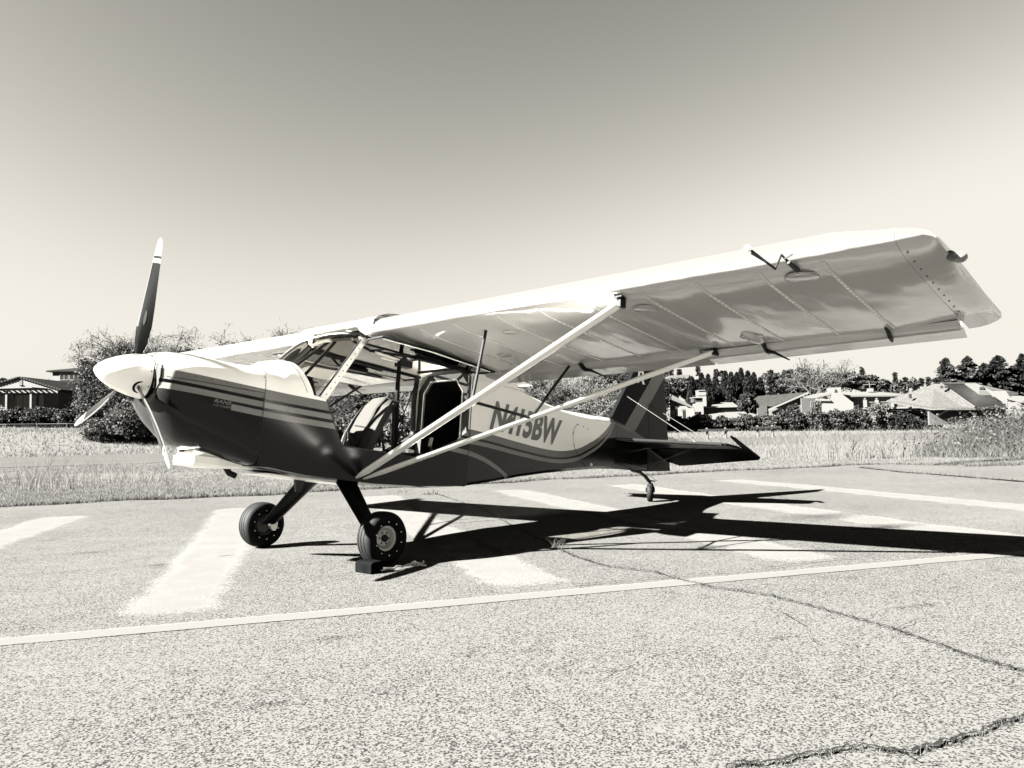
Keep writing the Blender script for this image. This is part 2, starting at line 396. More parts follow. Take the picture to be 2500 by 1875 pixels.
# far slab of pavement at the right beyond the grass seam
far = [(13.6, 6.6)] + [(a, 6.5 + rr.uniform(-.1, .1)) for a in np.arange(14, 40, .6)] + [(40, 9.3)] + [(a, np.interp(a, [14.5, 20, 40], [7.2, 8.6, 9.3]) + rr.uniform(-.1, .1)) for a in np.arange(39.5, 14.5, -.6)]
m = MB(); m.prism([EN(*p) for p in far], lambda p, t: (p[0], p[1], t), -0.05, -0.002)
o = m.build('pavement', 'asphalt'); o['kind'] = 'structure'
# runway with its edge lines
sheet('runway', [EN(-140, 29.8), EN(300, 29.8), EN(300, 57.5), EN(-140, 57.5)], -0.02, 'runway')
def strip_mark(name, c0, d, length, w0, w1, z, mat, seg=24, jit=0.03, curve=0.0, fade=.12):
    d = np.array(d) / np.linalg.norm(d); n = np.array([-d[1], d[0]]); V = []; tone = []
    for i in range(seg + 1):
        t = i / seg; p = np.array(c0) + d * length * t + n * curve * math.sin(math.pi * t); w = w0 + (w1 - w0) * t + 2 * fade
        for k_, tn in ((-.5, 0), (-.5 + fade / w * 2, 1), (.5 - fade / w * 2, 1), (.5, 0)):
            q_ = p + n * (w * k_ + rr.uniform(-jit, jit)); V.append((q_[0], q_[1], z)); tone.append(tn if 0 < i < seg else tn * .4)
    F = [(4 * i + k_, 4 * i + k_ + 1, 4 * i + k_ + 5, 4 * i + k_ + 4) for i in range(seg) for k_ in range(3)]
    me = npmesh(name, V, F, tone)
    if me.polygons[0].normal.z < 0: me.flip_normals()
    o = link(name, me, mat); o['kind'] = 'structure'; return o
for i, b in enumerate((55.2, 31.0)):
    strip_mark('runway_edge_line', EN(-140, b), E1, 440, .3, .3, -0.015, 'line_paint', 80, 0.0, 0.0, .02)

O0 = np.array([1.88, 1.17])
for k in range(-1, 5):
    c = O0 + k * 2.03 * E1 + E2 * 0.09
    strip_mark('painted_stripe', c, E2, 7.6 if k > 0 else 6.6, 0.52, 0.60, 0.002, 'faded_paint', 30, 0.02, 0.06 if k % 2 else -0.05)
strip_mark('painted_line', np.array([2.525, .955]) - 3 * E1, E1, 16.0, 0.155, 0.155, 0.0045, 'line_paint', 60, 0.005, 0.0, .012)

def stain(px, py, sx, sy):
    x, y = ground(px, py); m = MB(); n = 20; V = [(x, y, 0.007)]; F = []; tone = [1.0]
    for ring, t in ((0.5, 0.6), (1.0, 0.0)):
        for k in range(n):
            a = 2 * math.pi * k / n; r = ring * rr.uniform(.8, 1.15)
            p = np.array([x, y]) + E1 * sx * r * math.cos(a) + E2 * sy * r * math.sin(a); V.append((p[0], p[1], 0.007)); tone.append(t)
    F = [(0, 1 + k, 1 + (k + 1) % n) for k in range(n)]
    F += [(1 + k, 1 + n + k, 1 + n + (k + 1) % n) for k in range(n)] + [(1 + k, 1 + n + (k + 1) % n, 1 + (k + 1) % n) for k in range(n)]
    me = npmesh('oil_stain', V, F, tone)
    if me.polygons[0].normal.z < 0: me.flip_normals()
    o = link('oil_stain', me, 'oil'); o['kind'] = 'structure'
for a in [(215, 1350, .30, .12), (388, 1380, .10, .06), (550, 1358, .09, .05), (1990, 1262, .75, .35), (2170, 1286, .5, .2), (1287, 1592, .09, .06), (445, 1645, .10, .05),
          (452, 1664, .05, .03), (560, 1638, .07, .04), (490, 1745, .07, .04), (120, 1320, .2, .06), (1120, 1600, .12, .05), (2140, 1290, .3, .1), (1700, 1340, .4, .12), (800, 1560, .22, .06), (1500, 1640, .10, .04), (1900, 1560, .15, .04), (650, 1720, .10, .03), (2250, 1480, .25, .06), (700, 1420, .14, .04), (960, 1700, .05, .03), (1750, 1750, .08, .03)]: stain(*a)

# cracks: jagged dark ribbons with tufts growing out of them
TUFTS = []
def crack(pts, w, tuft=0.0, sub=9, h=0.06):
    P = [np.array(ground(*p)) for p in pts]; path = []
    for a, b in zip(P[:-1], P[1:]):
        for i in range(sub): path.append(a + (b - a) * i / sub + RNG.normal(0, 0.0065, 2))
    path.append(P[-1]); V = []; F = []
    for i, p in enumerate(path):
        d = path[min(i + 1, len(path) - 1)] - path[max(i - 1, 0)]; d /= np.linalg.norm(d) + 1e-9; n = np.array([-d[1], d[0]]); ww = w * RNG.uniform(.25, 1.3)
        V += [(*(p + n * ww / 2), 0.0125), (*(p - n * ww / 2), 0.0125)]
        if tuft:
            for _ in range(RNG.poisson(tuft * 3)): TUFTS.append((*(p + RNG.normal(0, .009, 2)), h * RNG.uniform(.35, 1.3)))
    F = [(2 * i, 2 * i + 1, 2 * i + 3, 2 * i + 2) for i in range(len(path) - 1)]
    o = MB().add(V, F).build('crack', 'crack_dirt'); o['kind'] = 'structure'
    if o.data.polygons[0].normal.z < 0: o.data.flip_normals()
k = .467
C6 = lambda L: [(1600 + k * a, 1100 + k * b) for a, b in L]
crack(C6([(0, 640), (150, 685), (300, 720), (560, 755), (740, 800), (1000, 870), (1250, 940), (1500, 1030), (1700, 1100), (1927, 1160), (2100, 1230)]), .011, 2.8, 9, .028)
crack(C6([(370, 1659), (650, 1640), (900, 1580), (1100, 1560), (1300, 1590), (1500, 1540), (1680, 1490), (1800, 1430), (1927, 1410), (2060, 1380)]), .012, 3.6, 9, .020)
crack([(1060, 1205), (1180, 1245), (1240, 1280), (1370, 1345), (1400, 1360), (1480, 1385), (1600, 1398)], .014, 1.6, 10, .05)
crack([(1400, 1432), (1560, 1418), (1700, 1405), (1850, 1395), (2000, 1372), (2130, 1362)], .008, 0.05)
crack([(0, 1408), (150, 1400), (260, 1392), (400, 1384)], .008, 0.0)
for L_ in ([(1900, 1495), (1960, 1530), (1990, 1575)], [(2180, 1545), (2230, 1520), (2300, 1512)], [(2050, 1850), (2080, 1810), (2140, 1790)], [(2200, 1840), (2230, 1865), (2300, 1875)]):
    crack(L_, .0045, 0.0, 8)
crack([(1780, 1155), (1900, 1152), (2000, 1148)], .03, .4, 9, .03)
crack([(2100, 1142), (2200, 1153), (2330, 1163), (2500, 1177), (2620, 1186)], .10, 10, 12, .07)

# ================================================================== the aircraft (mesh data in its own frame: x forward, y left, z up)
AIR = empty('light_aircraft', (0, 0, 0), 'white and dark striped high-wing taildragger aircraft parked on the apron', 'airplane')
def part(mb, name, mat, smooth=0, parent=None, kind=None):
    return mb.build(name, mat, parent or AIR, smooth, None if parent else PM, kind)

# --- cowling
CW = [(1.475, .150, -.190, .225, 2.5, 2.4), (1.455, .168, -.235, .255, 2.6, 2.4), (1.40, .182, -.312, .280, 2.7, 2.4), (1.27, .190, -.425, .312, 2.8, 2.6), (1.12, .182, -.470, .335, 3.0, 3.4),
      (.95, .172, -.505, .350, 3.2, 5.0), (.80, .178, -.535, .3605, 3.4, 11.0)]
def csec(u, top, bot, hw, n, nb=None, N=48):
    out = []; cz = -.03
    for k in range(N):
        t = 2 * math.pi * k / N; c, s = math.cos(t), math.sin(t)
        e = n if s >= 0 or nb is None else nb
        v = hw * math.copysign(abs(c) ** (2 / e), c); s2 = math.copysign(abs(s) ** (2 / e), s)
        out.append((u, v, cz + (top - cz if s2 > 0 else cz - bot) * s2))
    return out
m = MB(); m.loft([csec(*c) for c in CW[::-1]], True, False, False)
cowl = part(m, 'cowling', 'fuselage_paint', 50)
m = MB(); m.loft([csec(1.475, .150, -.190, .225, 2.5, 2.4), csec(1.478, .135, -.16, .20, 2.4), csec(1.474, .12, -.13, .17, 2.2)], True, False, False)
part(m, 'nose_bowl', 'fuselage_paint', 40)
m = MB(); m.add(csec(1.470, .13, -.14, .18, 2.2), [tuple(range(48))]); part(m, 'nose_plate', 'black_metal')
for s in (1, -1):                                                # cheek air inlets: dark pockets with a raised lip
    pol = [(s * v, w) for v, w in ((.150, .075), (.195, .082), (.222, .060), (.232, .0), (.222, -.06), (.190, -.10), (.160, -.105))]
    m = MB(); m.prism(pol, lambda p, t: (t, p[0], p[1]), 1.40, 1.4795); part(m, 'air_inlet', 'interior_black')
    cc = np.mean(pol, 0); sm = []
    for k_ in range(len(pol)):                                   # rounded outline for the lip
        p0, p1, p2 = (np.array(pol[(k_ + d_) % len(pol)]) for d_ in (-1, 0, 1)); sm += [tuple(p1 * .7 + p0 * .3), tuple(p1 * .9 + p0 * .05 + p2 * .05), tuple(p1 * .7 + p2 * .3)]
    m = MB(); m.tube([(1.482, a, b) for a, b in sm] + [(1.482, *sm[0])], .0035, 6); part(m, 'inlet_lip', 'fuselage_paint', 60)
# seams and screws
def seam(pts, name='seam', r=.0022, mat='seam', parent=None): 
    m = MB(); m.tube(pts, r, 5); return part(m, name, mat, 0, parent)
fw = csec(.80, .178, -.535, .3605, 3.4, 11.0)
seam([(p[0], p[1] * 1.003, p[2] * 1.003) for p in fw[-12:] + fw[:26]], 'cowl_seam', .0022)
seam([(u, interp(u, CW, 3) * .9985 + .001, -.03 + (u - .8) * .03) for u in np.linspace(1.45, .81, 10)], 'cowl_seam', .0025)
m = MB()
def screw(m, c, n, r=.006):
    n = np.array(n, float); n /= np.linalg.norm(n); c = np.array(c, float); m.tube([c - n * .001, c + n * .003], r, 8)
for u in (1.38, 1.28, 1.18, 1.08, .98, .88): screw(m, (u, interp(u, CW, 3) + .001, -.005 + (u - .8) * .03), (0, 1, .1), .0045)
for w in (.08, -.06, -.13, -.25, -.34, -.44): screw(m, (.815, .359, w), (0, 1, 0), .0045)
part(m, 'screws', 'interior_grey', 0, cowl, 'stuff')

# --- belly scoop
def sc_sec(u, hw, top, bot): return [(u, -hw, top), (u, hw, top), (u, hw * .98, bot + .02), (u, hw * .9, bot), (u, -hw * .9, bot), (u, -hw * .98, bot + .02)]
m = MB(); m.loft([sc_sec(1.145, .120, -.42, -.490), sc_sec(1.09, .165, -.42, -.492), sc_sec(1.00, .180, -.44, -.502), sc_sec(.72, .165, -.50, -.538)]); scp = part(m, 'air_scoop', 'white_paint')
m = MB(); m.loft([sc_sec(1.150, .158, -.492, -.560), sc_sec(1.00, .188, -.500, -.572), sc_sec(.84, .17, -.530, -.566), sc_sec(.70, .14, -.545, -.560)]); part(m, 'scoop_duct', 'white_paint')
m = MB(); m.box((1.1455, -.085, -.47), (1.148, -.01, -.43)); part(m, 'scoop_mouth', 'interior_black', 0, scp)
m = MB()
for v in np.linspace(-.1, .13, 6): screw(m, (1.150, v, -.494), (1, 0, 0), .004)
for u in np.linspace(.98, .66, 6): screw(m, (u, .186 - (.98 - u) * .05, -.512 - (.98 - u) * .07), (0, 1, 0), .004)
part(m, 'screws', 'steel', 0, scp, 'stuff')
m = MB(); m.tube([(.90, .12, -.555), (.87, .12, -.595), (.82, .12, -.612)], .022, 12); part(m, 'exhaust_pipe', 'black_metal', 60)

# --- forward deck up to the windscreen
NB = 24
def arc(j):                                                     # windscreen foot, left to right over the top
    t = -1 + 2 * j / NB; a = abs(t); s = 1 if t > 0 else -1
    return a, s
base, top = [], []
for j in range(NB + 1):
    a, s = arc(j)
    v = .36 * (math.sin(a * math.pi / 2) ** .85); h = (1 - (v / .36) ** 2.6)
    base.append(np.array([.40 + .075 * h ** .8, s * v * -1, .010 + .272 * max(h, 0) ** .75]))
    top.append(np.array([-.030 + .035 * h, s * v * -1, .520 + .085 * max(h, 0) ** .6]))
front = []
for j in range(NB + 1):
    v = base[j][1]; h = max(0, 1 - (abs(v) / .3605) ** 3.4) ** (1 / 3.4); front.append(np.array([.80, v, -.03 + .208 * h]))
rows = []
for i in range(13):
    t = i / 12; row = []
    for j in range(NB + 1):
        p = front[j] * (1 - t) + base[j] * t
        h = max(0, 1 - (abs(p[1]) / .36) ** 2); p = p.copy(); p[2] += h * (.022 * math.sin(math.pi * t) * (1 if t > .45 else -1.0)); row.append(tuple(p))
    rows.append(row)
m = MB(); m.loft(rows, False); deck = part(m, 'forward_deck', 'fuselage_paint', 40)
seam([tuple(base[j] + np.array([.055, 0, -.004]) + np.array([0, np.sign(base[j][1]) * .002, .004])) for j in range(1, NB)], 'deck_seam', .002)
# windscreen
rows = []
for i in range(11):
    t = i / 10; row = []
    for j in range(NB + 1):
        p = base[j] * (1 - t) + top[j] * t; bul = math.sin(math.pi * t) * max(0, 1 - (abs(p[1]) / .36) ** 2)
        row.append(tuple(p + np.array([.045, 0, .035]) * bul))
    rows.append(row)
m = MB(); m.loft(rows, False); part(m, 'windscreen', 'perspex', 60)
for s in (1, -1):                                                # windscreen posts
    pol = [(.345, .004), (.400, .012), (.04, .53), (-.06, .535), (.285, -.006)]
    pol = [(.345, .010), (.012, .512), (-.045, .520), (.287, -.004)]
    m = MB(); m.prism(pol, lambda p, t: (p[0], s * t, p[1]), .352, .366); po = part(m, 'windscreen_post', 'white_paint')
    m = MB()
    for t in np.linspace(.06, .94, 10): screw(m, (.316 - .333 * t, s * .366, .003 + .513 * t), (0, s, 0), .005)
    part(m, 'screws', 'seam', 0, po, 'stuff')
    m = MB(); m.tube([(.352, s * .361, .014), (.020, s * .361, .512)], .006, 6); part(m, 'windscreen_edge', 'black_metal', 0, po)

# --- cabin sides, belly, tail cone
side = [(.80, -.52), (.80, -.03), (.80, .10), (.60, .08), (.47, .03), (.40, .008), (.287, -.004), (.272, -.03), (.20, -.17), (.108, -.335), (-.335, -.350), (-.62, -.362),
        (-.80, -.320), (-.93, -.250), (-1.10, -.178), (-1.235, -.085), (-1.235, .42), (-1.262, .42), (-1.262, -.562), (-1.08, -.575), (-.70, -.596), (-.2, -.602), (.40, -.577)]
side = [(.80, -.53), (.80, .03), (.61, .022), (.40, .012), (.287, -.004)] + side[7:]
for s in (1, -1):
    m = MB(); m.prism(side, lambda p, t: (p[0], s * t, p[1]), .348, .360); sp = part(m, 'cabin_side', 'fuselage_paint')
    m = MB(); m.tube([(p[0], s * .359, p[1]) for p in side[4:17]], .006, 6); part(m, 'door_sill_edge', 'interior_grey', 0, sp)
m = MB()
belly = [(.80, -.52, .352, -.540), (.40, -.577, .35, -.592), (-.2, -.598, .35, -.618), (-.70, -.592, .35, -.612), (-1.08, -.567, .35, -.585), (-1.262, -.55, .35, -.565)]
m.loft([[(u, -.3595, we), (u, -.30, wb), (u, .30, wb), (u, .3595, we), (u, .30, wb + .02), (u, -.30, wb + .02)] for u, we, hw, wb in belly]); part(m, 'belly_panel', 'fuselage_paint', 40)
m = MB(); m.loft([[(u, v0, w), (u, v1, w), (u, v1, w + .01), (u, v0, w + .01)] for u, v0, v1, w in ((.62, -.22, .22, -.588), (.2, -.24, .24, -.610), (-.25, -.2, .2, -.622))]); part(m, 'belly_fairing', 'white_paint')
TC = [(-1.25, -.568, .42, .53, .3602), (-1.6, -.515, .43, .515, .325), (-2.08, -.435, .385, .458, .28), (-2.5, -.375, .33, .398, .24), (-2.83, -.335, .30, .360, .21), (-3.1, -.305, .292, .356, .185),
      (-3.6, -.25, .295, .362, .135), (-4.0, -.225, .31, .380, .088), (-4.4, -.212, .25, .31, .055), (-4.84, -.20, .17, .20, .03)]
def tsec(u, wb, wl, ws, hw):
    r = .03 if hw > .1 else .012
    return [(u, -hw + r, wb), (u, hw - r, wb), (u, hw, wb + r), (u, hw, wl), (u, hw * .86, wl + (ws - wl) * .35), (u, .03, ws), (u, -.03, ws), (u, -hw * .86, wl + (ws - wl) * .35), (u, -hw, wl), (u, -hw, wb + r)]
tus = sorted(set([t[0] for t in TC] + list(np.linspace(-1.25, -4.84, 16))), reverse=True)
tcs = [tsec(u, *[interp(u, TC, k) for k in (1, 2, 3, 4)]) for u in tus]
m = MB(); m.loft(tcs, True, False, True); tail = part(m, 'tail_cone', 'fuselage_paint', 25)
def tv(u): return interp(u, TC, 4)
# access cover on the tail cone
cov = []
for t in np.linspace(R(100), R(330), 16): cov.append((-3.22 - .2 * math.cos(t) * 1.1, .06 + .17 * math.sin(t)))
seam([(u, tv(u) + .002, w) for u, w in [(-3.12, .21), (-3.05, .15), (-3.03, .06), (-3.06, -.04), (-3.13, -.11), (-3.3, -.23), (-3.36, -.27)]], 'cover_seam', .0025)
m = MB()
for u, w in [(-3.13, .20), (-3.24, .19), (-3.35, .18), (-3.03, .10), (-3.06, -.03), (-3.42, .03)]: screw(m, (u, tv(u) + .001, w), (0, 1, 0), .007)
part(m, 'screws', 'seam', 0, tail, 'stuff')
m = MB(); m.lathe([(0.0, .022), (.012, .020), (.018, .010), (.018, -.01)], lambda x, y, h: (-3.44 + x, tv(-3.44) + h, -.215 + y), 12); part(m, 'tail_light', 'light_white', 60)

# --- lettering built from the font, laid on the skin
def lettering(text, name, fn, mat, parent=None, bold=0.0, shear=0.0):
    cu = bpy.data.curves.new(name, 'FONT'); cu.body = text; cu.size = 1.0; cu.offset = bold; cu.shear = shear; cu.resolution_u = 4; cu.extrude = 0.0
    o = bpy.data.objects.new(name, cu); col.objects.link(o); dg = bpy.context.evaluated_depsgraph_get()
    me = bpy.data.meshes.new_from_object(o.evaluated_get(dg)); bpy.data.objects.remove(o)
    co = np.zeros(len(me.vertices) * 3); me.vertices.foreach_get('co', co); co = co.reshape(-1, 3)
    lo, hi = co.min(0), co.max(0); n = (co - lo) / np.maximum(hi - lo, 1e-6)
    me.vertices.foreach_set('co', np.array([fn(a, b) for a, b in n[:, :2]]).ravel()); me.update(); me.materials.clear()
    return link(name, me, mat, parent or AIR, None if parent else PM)
def regmap(sgn):
    def fn(a, b):
        if sgn < 0: a = 1 - a
        u = -1.533 - 1.175 * a - .012 - .0 * b; w = -.028 - .046 * a + .282 * b; u -= .085 * b * (1 if sgn > 0 else -1)
        return (u, sgn * (tv(u) + .003), w)
    return fn
for s in (1, -1): lettering('N415BW', 'registration_lettering', regmap(s), 'letter_grey', tail, .042)
def cowlmap(u0, u1, w0, w1, h):
    return lambda a, b: (u0 + (u1 - u0) * a - .012 * b, interp(u0 + (u1 - u0) * a, CW, 3) + .0015, w0 + (w1 - w0) * a + h * b)
lettering('RANS', 'maker_lettering', cowlmap(1.150, 1.040, -.140, -.147, .024), 'letter_pale', cowl, .01)
lettering('S-7LS COURIER', 'model_lettering', cowlmap(1.158, 1.040, -.163, -.170, .015), 'letter_pale', cowl, .004)

# --- tail surfaces
def plate(poly, fn, th, name, mat, smooth=0, parent=None):
    m = MB(); m.prism(poly, fn, -th, th); o = part(m, name, mat, smooth, parent); bevel(o, min(th * .8, .008)); return o
fin = [(-3.93, .375), (-4.02, .40), (-4.45, 1.0), (-4.56, 1.14), (-4.63, 1.165), (-4.835, 1.17), (-4.855, .60), (-4.87, .0), (-4.86, -.195), (-4.5, -.2), (-4.3, .25)]
plate(fin, lambda p, t: (p[0], t, p[1]), .028, 'fin', 'fin_paint')
rud = [(-4.846, 1.18), (-5.05, 1.185), (-5.20, 1.16), (-5.225, 1.08), (-5.449, -.153), (-4.885, -.197), (-4.878, 0), (-4.865, .6)]
plate(rud, lambda p, t: (p[0], t, p[1]), .022, 'rudder', 'fin_paint')
m = MB(); m.tube([(-4.846, 0, 1.15), (-4.876, 0, -.18)], .012, 8); part(m, 'rudder_hinge', 'black_metal', 60)
lettering('R', 'fin_lettering', lambda a, b: (-4.545 - .19 * a - .03 * b, .0305, .90 + .17 * b), 'light_white', None, .02)
lettering('R', 'fin_lettering', lambda a, b: (-4.545 - .19 * (1 - a) - .03 * b, -.0305, .90 + .17 * b), 'light_white', None, .02)
hu, hw0 = -4.87, .095                                           # elevator hinge line
def edown(u): return hw0 - (hu - u) * .30 if u < hu else hw0 + (u - hu) * .32
for s in (1, -1):
    st = [(-4.03, .03), (-4.12, .20), (-4.50, 1.215), (-4.52, 1.262), (-4.56, 1.27), (hu + .012, 1.27), (hu + .012, .03)]
    plate(st, lambda p, t: (p[0], s * p[1], hw0 + .045 * (1 - p[1] / 1.3) * .5 + t + (p[0] - hu) * .02), .016, 'stabilizer', 'dark_paint')
    m = MB(); m.tube([(-4.04, s * .05, .135), (-4.12, s * .2, .130), (-4.50, s * 1.21, .104)], .021, 10); part(m, 'stabilizer_leading_edge', 'gloss_black', 60)
    el = [(hu - .008, .045), (hu - .008, 1.282), (-4.55, 1.285), (-4.535, 1.30), (-4.60, 1.335), (-5.16, 1.385), (-5.22, 1.34), (-5.42, .30), (-5.44, .17), (-5.30, .06)]
    plate(el, lambda p, t: (p[0], s * p[1], edown(p[0]) + t), .010, 'elevator', 'dark_paint')
    for a, b, nm in (((-4.30, s * .03, .697), (-4.42, s * .93, .125), 'bracing_wire'), ((-4.84, s * .03, .66), (-4.74, s * 1.02, .115), 'bracing_wire'), ((-4.83, s * .035, -.15), (-4.45, s * .93, .085), 'bracing_wire'), ((-4.45, s * .05, -.20), (-4.75, s * .80, .08), 'bracing_wire')):
        m = MB(); m.tube([a, b], .0038, 6); part(m, nm, 'wire_steel', 60)
for s in (1, -1):
    m = MB(); m.tube([(-3.6, s * .10, -.02), (-4.6, s * .06, -.14)], .003, 5); m.tube([(-3.65, s * .10, -.05), (-4.5, s * .05, -.19)], .003, 5); part(m, 'control_cable', 'black_metal', 0, None, 'stuff')
# tailwheel
TW = (-5.02, 0, -.44)
m = MB(); m.tube([(-4.55, 0, -.205), (-4.72, 0, -.215), (-4.86, 0, -.262), (-4.95, 0, -.315)], .02, 8, 1.4, (0, 0, 1)); tws = part(m, 'tailwheel_spring', 'black_metal', 50)
m = MB(); m.tube([(-4.965, 0, -.30), (-4.985, 0, -.37)], .018, 10); m.box((-5.09, -.012, -.315), (-4.95, .012, -.300)); part(m, 'tailwheel_pivot', 'black_metal', 0)
for s in (1, -1):
    m = MB(); m.tube([(-4.80, s * .03, -.20), (-5.06, s * .05, -.305)], .005, 6); part(m, 'steering_spring', 'steel', 50)
def tyre(m, c, axis, Ro, Ri, hw, n=40, groove=True):
    pr = [(Ri, -hw * .62), (Ri + (Ro - Ri) * .25, -hw * .93), (Ri + (Ro - Ri) * .55, -hw), (Ri + (Ro - Ri) * .80, -hw * .88), (Ro * .975, -hw * .60)]
    if groove:
        for g in (-.42, -.02, .38):
            pr += [(Ro * (.992 - abs(g) * .02), (g - .03) * hw), (Ro * .962, (g) * hw), (Ro * .962, (g + .04) * hw), (Ro * (.992 - abs(g) * .02), (g + .07) * hw)]
    else: pr += [(Ro, 0)]
    pr += [(Ro * .975, hw * .60), (Ri + (Ro - Ri) * .80, hw * .88), (Ri + (Ro - Ri) * .55, hw), (Ri + (Ro - Ri) * .25, hw * .93), (Ri, hw * .62)]
    m.lathe(pr, lambda x, y, h: (c[0] + x, c[1] + h, c[2] + y), n)
twz = (.122 - Z0) / math.cos(PITCH) + 5.02 * math.tan(PITCH)
m = MB(); tyre(m, (-5.02, 0, twz), 1, .122, .06, .036, 28, False); tt = part(m, 'tailwheel', 'rubber', 35)
TURN = PM @ Matrix.Translation((-4.985, 0, 0)) @ Matrix.Rotation(R(27), 4, 'Z') @ Matrix.Translation((4.985, 0, 0)); tt.matrix_local = TURN
m = MB(); m.lathe([(0.0, .03), (.055, .026), (.06, .02), (.06, -.02), (.055, -.026), (0.0, -.03)], lambda x, y, h: (-5.02 + x, h, twz + y), 20); part(m, 'rim', 'black_metal', 40, tt)
for s in (1, -1):
    m = MB(); m.tube([(-4.99, s * .03, -.36), (-5.0, s * .05, -.40), (-5.02, s * .05, twz)], .009, 8); part(m, 'tailwheel_fork', 'black_metal', 50).matrix_local = TURN

# --- wings
AF = [(.020, .622), (.012, .655), (-.030, .692), (-.12, .726), (-.30, .752), (-.50, .756), (-.80, .726), (-1.10, .662), (-1.37, .580),
      (-1.385, .500), (-1.37, .478), (-1.10, .486), (-.80, .502), (-.50, .520), (-.30, .534), (-.16, .548), (-.07, .568), (-.005, .594)]
def af(v, s, k=1.0, du=0.0, dw=0.0, cz=.60):
    tw = .008 * (v - 3.2)
    return [(u * 1.0 + du, s * v, cz + (w - cz) * k + dw + tw - (u + .2) * .010 * (v / 4.4)) for u, w in AF]
for s in (1, -1):
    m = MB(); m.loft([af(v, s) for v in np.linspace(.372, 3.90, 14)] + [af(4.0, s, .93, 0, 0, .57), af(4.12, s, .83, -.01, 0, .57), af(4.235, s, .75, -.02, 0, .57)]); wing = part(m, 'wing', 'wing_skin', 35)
    # tip bow: thins, rounds in plan and droops at the back
    secs = []
    for v, k, tl, rear in ((4.2365, .75, 0, 0), (4.239, .75, 0, 1), (4.30, .68, .01, 1), (4.35, .54, .025, 1), (4.385, .33, .05, 1), (4.402, .12, .08, 1)):
        sec = af(v, s, k, -.02 - tl * .5, 0.0, .57); secs.append([(u - (0 if i < 8 or i > 10 else rear * .185), y, w + (rear * (.012 if i == 8 else -.01) if 8 <= i <= 10 else 0)) for i, (u, y, w) in enumerate(sec)])
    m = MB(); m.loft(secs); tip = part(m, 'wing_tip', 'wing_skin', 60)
    m = MB()
    for u in np.linspace(-.12, -1.3, 11): screw(m, (u, s * 4.262, .57 + (interp(u, AF[9:], 1) - .57) * .72 + .008 - (u + .2) * .01), (0, 0, -1), .0045)
    part(m, 'screws', 'seam', 0, tip, 'stuff')
    def egg(m, c, r, n=12):
        m.loft([[(c[0] + r[0] * math.cos(t) * math.sin(p), c[1] + r[1] * math.cos(p), c[2] + r[2] * math.sin(t) * math.sin(p)) for t in np.linspace(0, 2 * math.pi, n, endpoint=False)] for p in np.linspace(.08, math.pi - .08, 9)])
    m = MB(); egg(m, (-.36, s * 4.428, .583), (.044, .036, .026)); lt = part(m, 'navigation_light', 'lamp_dark', 60)
    m = MB(); egg(m, (-.32, s * 4.402, .583), (.060, .024, .022)); part(m, 'light_base', 'interior_grey', 60, lt)
    # rib tapes on the underside
    lower = [(a, b) for a, b in AF[10:]]
    ribs = [.62, .95, 1.30, 1.72, 2.08, 2.46, 2.85, 3.20, 3.56, 3.89]
    for v in ribs:
        m = MB(); pts = [p for p in af(v, s)[10:17]]
        m.loft([[(p[0], p[1] - .011, p[2] - .0018), (p[0], p[1] + .011, p[2] - .0018), (p[0], p[1] + .011, p[2] + .002), (p[0], p[1] - .011, p[2] + .002)] for p in pts]); rb = part(m, 'rib_tape', 'tape', 0, wing)
        m = MB(); n = 0
        for u in np.linspace(-.25, -1.28, 22):
            p = min(pts, key=lambda q: abs(q[0] - u)); w = float(np.interp(u, [q[0] for q in pts], [q[2] for q in pts])) - .002
            m.box((u - .004, s * v - .004, w - .0025), (u + .004, s * v + .004, w))
        m.build('rivets', MATS['white_paint'], wing)['kind'] = 'stuff'
    def lowz(u, v): return float(np.interp(u, [q[0] for q in af(v, 1)[10:18]], [q[2] for q in af(v, 1)[10:18]]))
    for u, v, r in ((-.20, 3.74, .085), (-.30, 2.74, .075), (-.36, 1.60, .065), (-.86, 1.09, .06), (-.42, .62, .09), (-1.12, 3.06, .075)):
        z = lowz(u, v); m = MB(); m.lathe([(0.0, -.004), (r * .9, -.004), (r, -.002), (r * 1.05, .002)], lambda x, y, h: (u + x, s * v + y, z + h), 24); part(m, 'inspection_cover', 'wing_skin', 30, wing)
        m = MB(); m.tube([(u + r * math.cos(t), s * v + r * math.sin(t), z - .003) for t in np.linspace(0, 2 * math.pi, 25)], .0012, 4); part(m, 'cover_rim', 'seam', 0, wing)
    # flap and aileron
    def surf(v0, v1, drop, tk, off, u0=-1.352, u1=-1.598):
        def sec(v):
            t = .008 * (v - 3.2); tt = tk * (v - 2.57)
            pr = [(u0, .478), (u0 + .02, .500), (u0 - .02, .523), (u0 - .09, .520), (u1, .462), (u1, .455), (u0 - .10, .462), (u0 - .03, .462)]
            return [(u, s * v, w + t + tt - (u0 - u) * drop + off) for u, w in pr]
        m = MB(); return m.loft([sec(v) for v in np.linspace(v0, v1, 6)])
    part(surf(.42, 2.565, .077, -.001, -.012), 'flap', 'wing_skin', 40)
    part(surf(2.59, 4.222, .02, .0175, -.026), 'aileron', 'wing_skin', 40)
